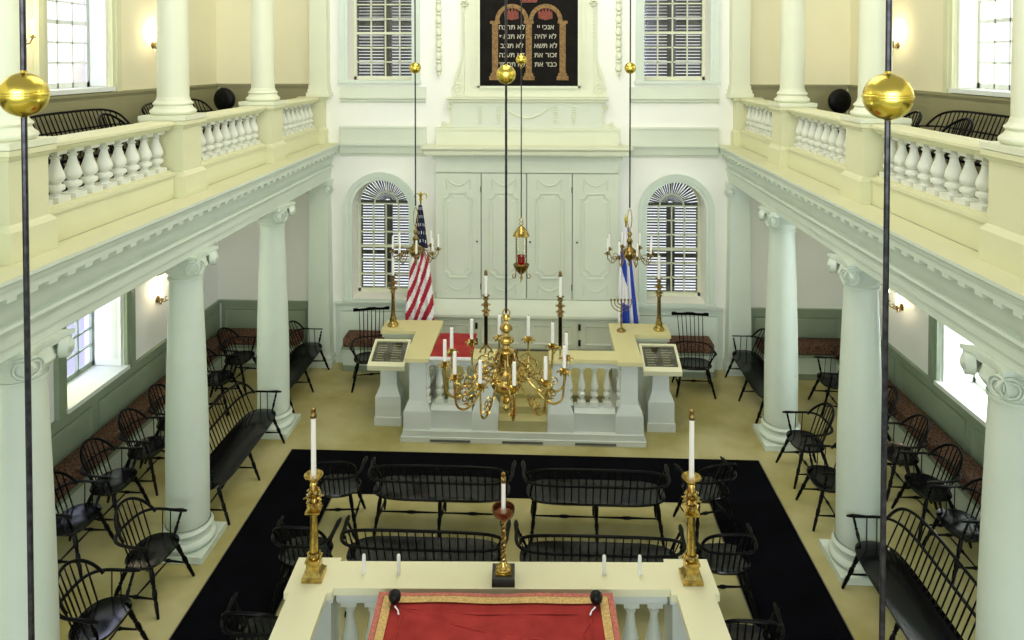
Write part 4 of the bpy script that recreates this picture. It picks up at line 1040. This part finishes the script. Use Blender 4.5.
for s, nm in ((-1, 'left'), (1, 'right')):
    L = (s*1.42, 9.5)
    chandelier('small brass chandelier before the %s arched window' % nm, L, .30, 8, 2.78, R(12), False, HG2)
    arm_candles(L, .30, 8, 2.7805, R(12), .013, .17, 'small %s chandelier near the ark' % nm, 'candles on the small %s chandelier' % nm)
    chandelier('dark chandelier rod with large gilded ball at the %s foreground' % nm, (-1.462 if s < 0 else 1.388, 2.35), .30, 8, 2.78, R(12), False, HG2, drop=.35)
# hanging lamp
t = thing('hanging_lamp', 'brass hanging lamp with red glass in front of the ark doors', 'lamp', (0, 9.2, 0))
b = MB(); b.tube([(0,0,3.26),(0,0,7.4)], .0075, 8); b.build('rod', 'iron', t)
b = MB(); rb = .07; b.lathe([(.008,5.20)]+[(rb*sin(pi*i/20), 5.29-rb*.9*cos(pi*i/20)) for i in range(1, 20)]+[(.01,5.37)], 24); b.lathe([(.004,5.17),(.02,5.2)], 10); b.build('gilded_ball', 'gilt', t)
b = MB()
for z in (3.235, 3.19): b.tube([(.022*cos(2*pi*k/14), 0, z+.024*sin(2*pi*k/14)) for k in range(15)], .005, 5)
b.build('hook', 'brass', t)
b = MB(); b.lathe([(.01,3.165),(.03,3.15),(.05,3.13),(.085,3.08),(.105,3.045),(.11,3.03),(.095,3.025),(.02,3.06)], 24); b.build('dome', 'brass', t)
for i in range(4):
    a = pi/4+i*pi/2; b = MB(); b.tube([(.092*cos(a), .092*sin(a), 3.035), (.088*cos(a), .088*sin(a), 2.62)], .006, 6); b.build('support_rod', 'oldbrass', t)
b = MB(); b.lathe([(.06,2.70),(.06,3.02)], 20); b.build('glass_chimney', 'clearglass', t)
b = MB(); b.lathe([(.03,2.66),(.05,2.70),(.046,2.74),(.058,2.775),(.05,2.775),(.03,2.70)], 20); b.build('red_glass', 'redglass', t)
b = MB(); b.lathe([(.01,2.53),(.03,2.54),(.07,2.58),(.10,2.64),(.105,2.66),(.09,2.65),(.03,2.60)], 24); b.build('cup', 'oldbrass', t)
b = MB(); b.lathe([(.003,2.45),(.016,2.47),(.02,2.49),(.008,2.51),(.012,2.53)], 10); b.build('finial', 'brass', t)
for i in range(3):
    a = pi/6+i*2*pi/3; d = Vector((cos(a), sin(a), 0)); b = MB()
    b.tube([d*.08+Vector((0,0,2.60)), d*.085+Vector((0,0,2.52))]+[d*(.085+.025*cos(q*.6+pi))+d*.025+Vector((0,0,2.50-.025*sin(q*.6)-.01)) for q in range(9)], .006, 6); b.build('curl', 'brass', t)

# ------------------------------------------------------------------ flags
def flag(label, loc, kind, ztop, zbot, wt, wb, lean):
    t = thing('draped_flag', label, 'flag', loc, 0, 'draped flags on poles')
    b = MB(); b.tube([(0,0,.03),(0,0,ztop+.06)], .014, 10); b.build('pole', 'oldbrass', t)
    b = MB(); b.lathe([(.17,.001),(.17,.02),(.12,.05),(.03,.09),(.02,.12)], 20); b.build('pole_base', 'greenbase', t)
    f_ = MB(); n, mth = 40, 120; pts = []
    for j in range(mth+1):
        v = j/mth; z = ztop-(ztop-zbot)*v; w_ = wt+(wb-wt)*min(1, v*1.15)**.8; row = []
        for i in range(n+1):
            u = i/n; x = lean*v*v+(u-.5)*w_; fold = (.025+.05*v)*sin(u*2.6*2*pi+.6*v)*min(1, .3+v)
            row.append((x, -.045-fold*.7-.02*v, z-.03*sin(u*pi*2.5)*v))
        pts.append(row)
    vs = [p for r in pts for p in r]; fs = []; mi = []
    for j in range(mth):
        for i in range(n):
            fs.append((j*(n+1)+i, j*(n+1)+i+1, (j+1)*(n+1)+i+1, (j+1)*(n+1)+i))
            u, v = (i+.5)/n, (j+.5)/mth
            if kind == 'us':
                if v < .40+.05*sin(u*5)-.10*(u < .3):
                    a_, b_ = (u*5+(j//8 % 2)*.5) % 1, (j % 8)
                    mi.append(1 if (abs(a_-.5) < .16 and 2 <= b_ <= 4) else 0)
                else:
                    q = u*1.2 if u < .52 else (u-.52)*1.2+.25
                    mi.append(2 if ((v*5.6+q*2.4) % 1) < .5 else 1)
            else:
                st = (abs(u-.80) < .10) or (.08 < v-.55*u < .30 and u < .50) or (v > .70+.1*u and .22 < u < .52)
                mi.append(3 if st else 1)
    f_.add(vs, fs); f_.mi = mi
    o = f_.build('flag_cloth', ['navy', 'flagwhite', 'flagred', 'flagblue'], t, 80)
    return t
tf = flag('draped United States flag on a pole with gold eagle, left of the ark', (-1.70, 11.52, 0), 'us', 2.95, .98, .05, .46, -.01)
b = MB(); b.M = Matrix.Translation((0, 0, -.10))
b.lathe([(.008,3.10),(.028,3.12),(.03,3.14),(.01,3.155)], 12); b.tube([(0,0,3.15),(0,-.01,3.20),(0,-.02,3.245),(0,-.05,3.25)], [.016,.026,.018,.006], 8)
for s in (-1, 1): b.tube([(s*.01,0,3.19),(s*.05,.0,3.225),(s*.085,.0,3.215),(s*.10,0,3.17),(s*.085,0,3.13)], [.012,.020,.02,.014,.004], 7, flat=.5)
b.build('eagle_finial', 'gilt', tf)
tf = flag('draped blue and white Israeli flag on a pole, right of the ark', (1.60, 11.52, 0), 'il', 2.62, .96, .08, .36, .06)
b = MB(); b.lathe([(.008,2.66),(.02,2.69),(.025,2.74),(.004,2.82)], 12); b.build('finial', 'gilt', tf)

# ------------------------------------------------------------------ sconces
def sconce(label, s, y, z, power):
    t = thing('wall_sconce', label, 'sconce', (s*(HW-.001), y, z), 0, 'brass wall sconces')
    b = MB(); b.M = Matrix.Rotation(-s*pi/2, 4, 'Y'); b.lathe([(.05,.0),(.05,.01),(.03,.02),(.012,.03)], 16); b.build('back_plate', 'oldbrass', t)
    for e in (-1, 1):
        b = MB(); b.tube([(-s*.02,0,0),(-s*.07,e*.05,-.05),(-s*.12,e*.11,-.03),(-s*.14,e*.13,.03)], .008, 7)
        b.tube([(-s*.09, e*(.08+.025*cos(q*.6)), -.005+.025*sin(q*.6)) for q in range(10)], .005, 5); b.build('arm', 'oldbrass', t)
        b = MB(); b.lathe([(.005,.025),(.03,.035),(.032,.045),(.012,.045),(.014,.075),(.009,.075)], 12, (-s*.14, e*.13, 0)); b.build('drip_cup', 'oldbrass', t)
        b = MB(); b.lathe([(.008,.076),(.008,.16),(.014,.175),(.016,.2),(.008,.225),(.001,.24)], 10, (-s*.14, e*.13, 0)); b.build('candle_lamp', 'glow', t)
    l = bpy.data.lights.new('sconce_light', 'POINT'); l.energy = power; l.color = (1, .84, .56); l.shadow_soft_size = .04
    o = bpy.data.objects.new('sconce_light', l); COL.objects.link(o); o.location = (s*(HW-.16), y, z+.20)
SP = 5
sconce('brass sconce on the left aisle wall beside the lower window', -1, 10.35, 1.74, SP)
sconce('brass sconce on the right aisle wall beside the lower window', 1, 10.5, 1.74, SP)
sconce('brass sconce in the left gallery, left of the upper window', -1, 7.5, 5.50, SP*1.4)
sconce('brass sconce in the right gallery beside the column above the gold ball', 1, 10.7, 5.50, SP*1.4)
sconce('brass sconce in the left gallery glowing behind the middle gallery column', -1, 10.3, 5.50, SP*1.4)

# ------------------------------------------------------------------ black discs at the gallery ends
for s, nm in ((-1, 'left'), (1, 'right')):
    t = thing('floor_fan', 'round black fan standing at the far end of the %s gallery' % nm, 'fan', (s*5.02, 11.75, 3.785), s*.3, 'black floor fans in the galleries')
    b = MB(); b.M = Matrix.Translation((0, 0, .84)) @ Matrix.Rotation(pi/2, 4, 'X')
    b.lathe([(.02,-.09),(.12,-.085),(.185,-.04),(.20,0),(.20,.03),(.18,.055),(.10,.075),(.05,.08),(.045,.095),(.01,.1)], 32); b.build('fan_head', 'discm', t)
    b = MB(); b.lathe([(.16,.001),(.16,.02),(.03,.04),(.016,.06),(.016,.66)], 18); b.build('stand', 'discm', t)

# ------------------------------------------------------------------ light
w = bpy.data.worlds.new('World'); SC.world = w; w.use_nodes = True
# overcast sky: bright at the horizon, duller overhead
nt = w.node_tree; bg = nt.nodes['Background']; bg.inputs['Color'].default_value = (.91, .96, 1.0, 1)
tc = nt.nodes.new('ShaderNodeTexCoord'); sp = nt.nodes.new('ShaderNodeSeparateXYZ'); mr = nt.nodes.new('ShaderNodeMapRange')
nt.links.new(tc.outputs['Generated'], sp.inputs['Vector']); nt.links.new(sp.outputs['Z'], mr.inputs['Value'])
mr.inputs['From Min'].default_value = .12; mr.inputs['From Max'].default_value = .55; mr.inputs['To Min'].default_value = 1.15; mr.inputs['To Max'].default_value = .40
nt.links.new(mr.outputs['Result'], bg.inputs['Strength'])
def area(name, loc, rot, sx_, sy_, e, col):
    l = bpy.data.lights.new(name, 'AREA'); l.shape = 'RECTANGLE'; l.size = sx_; l.size_y = sy_; l.energy = e; l.color = col
    o = bpy.data.objects.new(name, l); COL.objects.link(o); o.location = loc; o.rotation_euler = rot; return o
area('overhead_warm_fill', (0, 7.4, 9.6), (0, 0, 0), 3.5, 7, 290, (1, .91, .70))  # added warm fill above the open room, no fitting hangs there
area('rear_cool_fill', (0, -9, 6.0), (R(86), 0, 0), 10, 6, 1500, (.86, .96, 1))  # added cool fill behind the camera
for s in (-1, 1):       # area lights added as daylight outside the side windows, the nearer windows unseen
    for y, z, e in ((SWY, 2.1, 230 if s < 0 else 300), (4.9, 2.1, 400), (SWU, 6.1, 90 if s < 0 else 130), (4.9, 6.1, 130)):
        area('window_daylight', (s*(HW+1.3), y+1.5, z+.1), (0, s*R(90), 0), 3.2, 5.2, e*1.45, (.9, .97, 1))

# ------------------------------------------------------------------ camera and view
cd = bpy.data.cameras.new('camera'); cam = bpy.data.objects.new('camera', cd); COL.objects.link(cam)
cam.location = (CAMX, 0, CAMZ); cam.rotation_euler = (R(90-1.2), 0, R(2.545))
cd.sensor_width = 36; cd.lens = 720/1024*36; cd.clip_start = .05
cd.shift_y = -(320-(59+720*math.tan(R(1.2))))/1024
SC.camera = cam
vs = SC.view_settings
SC.display_settings.display_device = 'sRGB'
vs.view_transform = 'Standard'; vs.look = 'None'; vs.gamma = 1; vs.exposure = .15; vs.use_curve_mapping = False
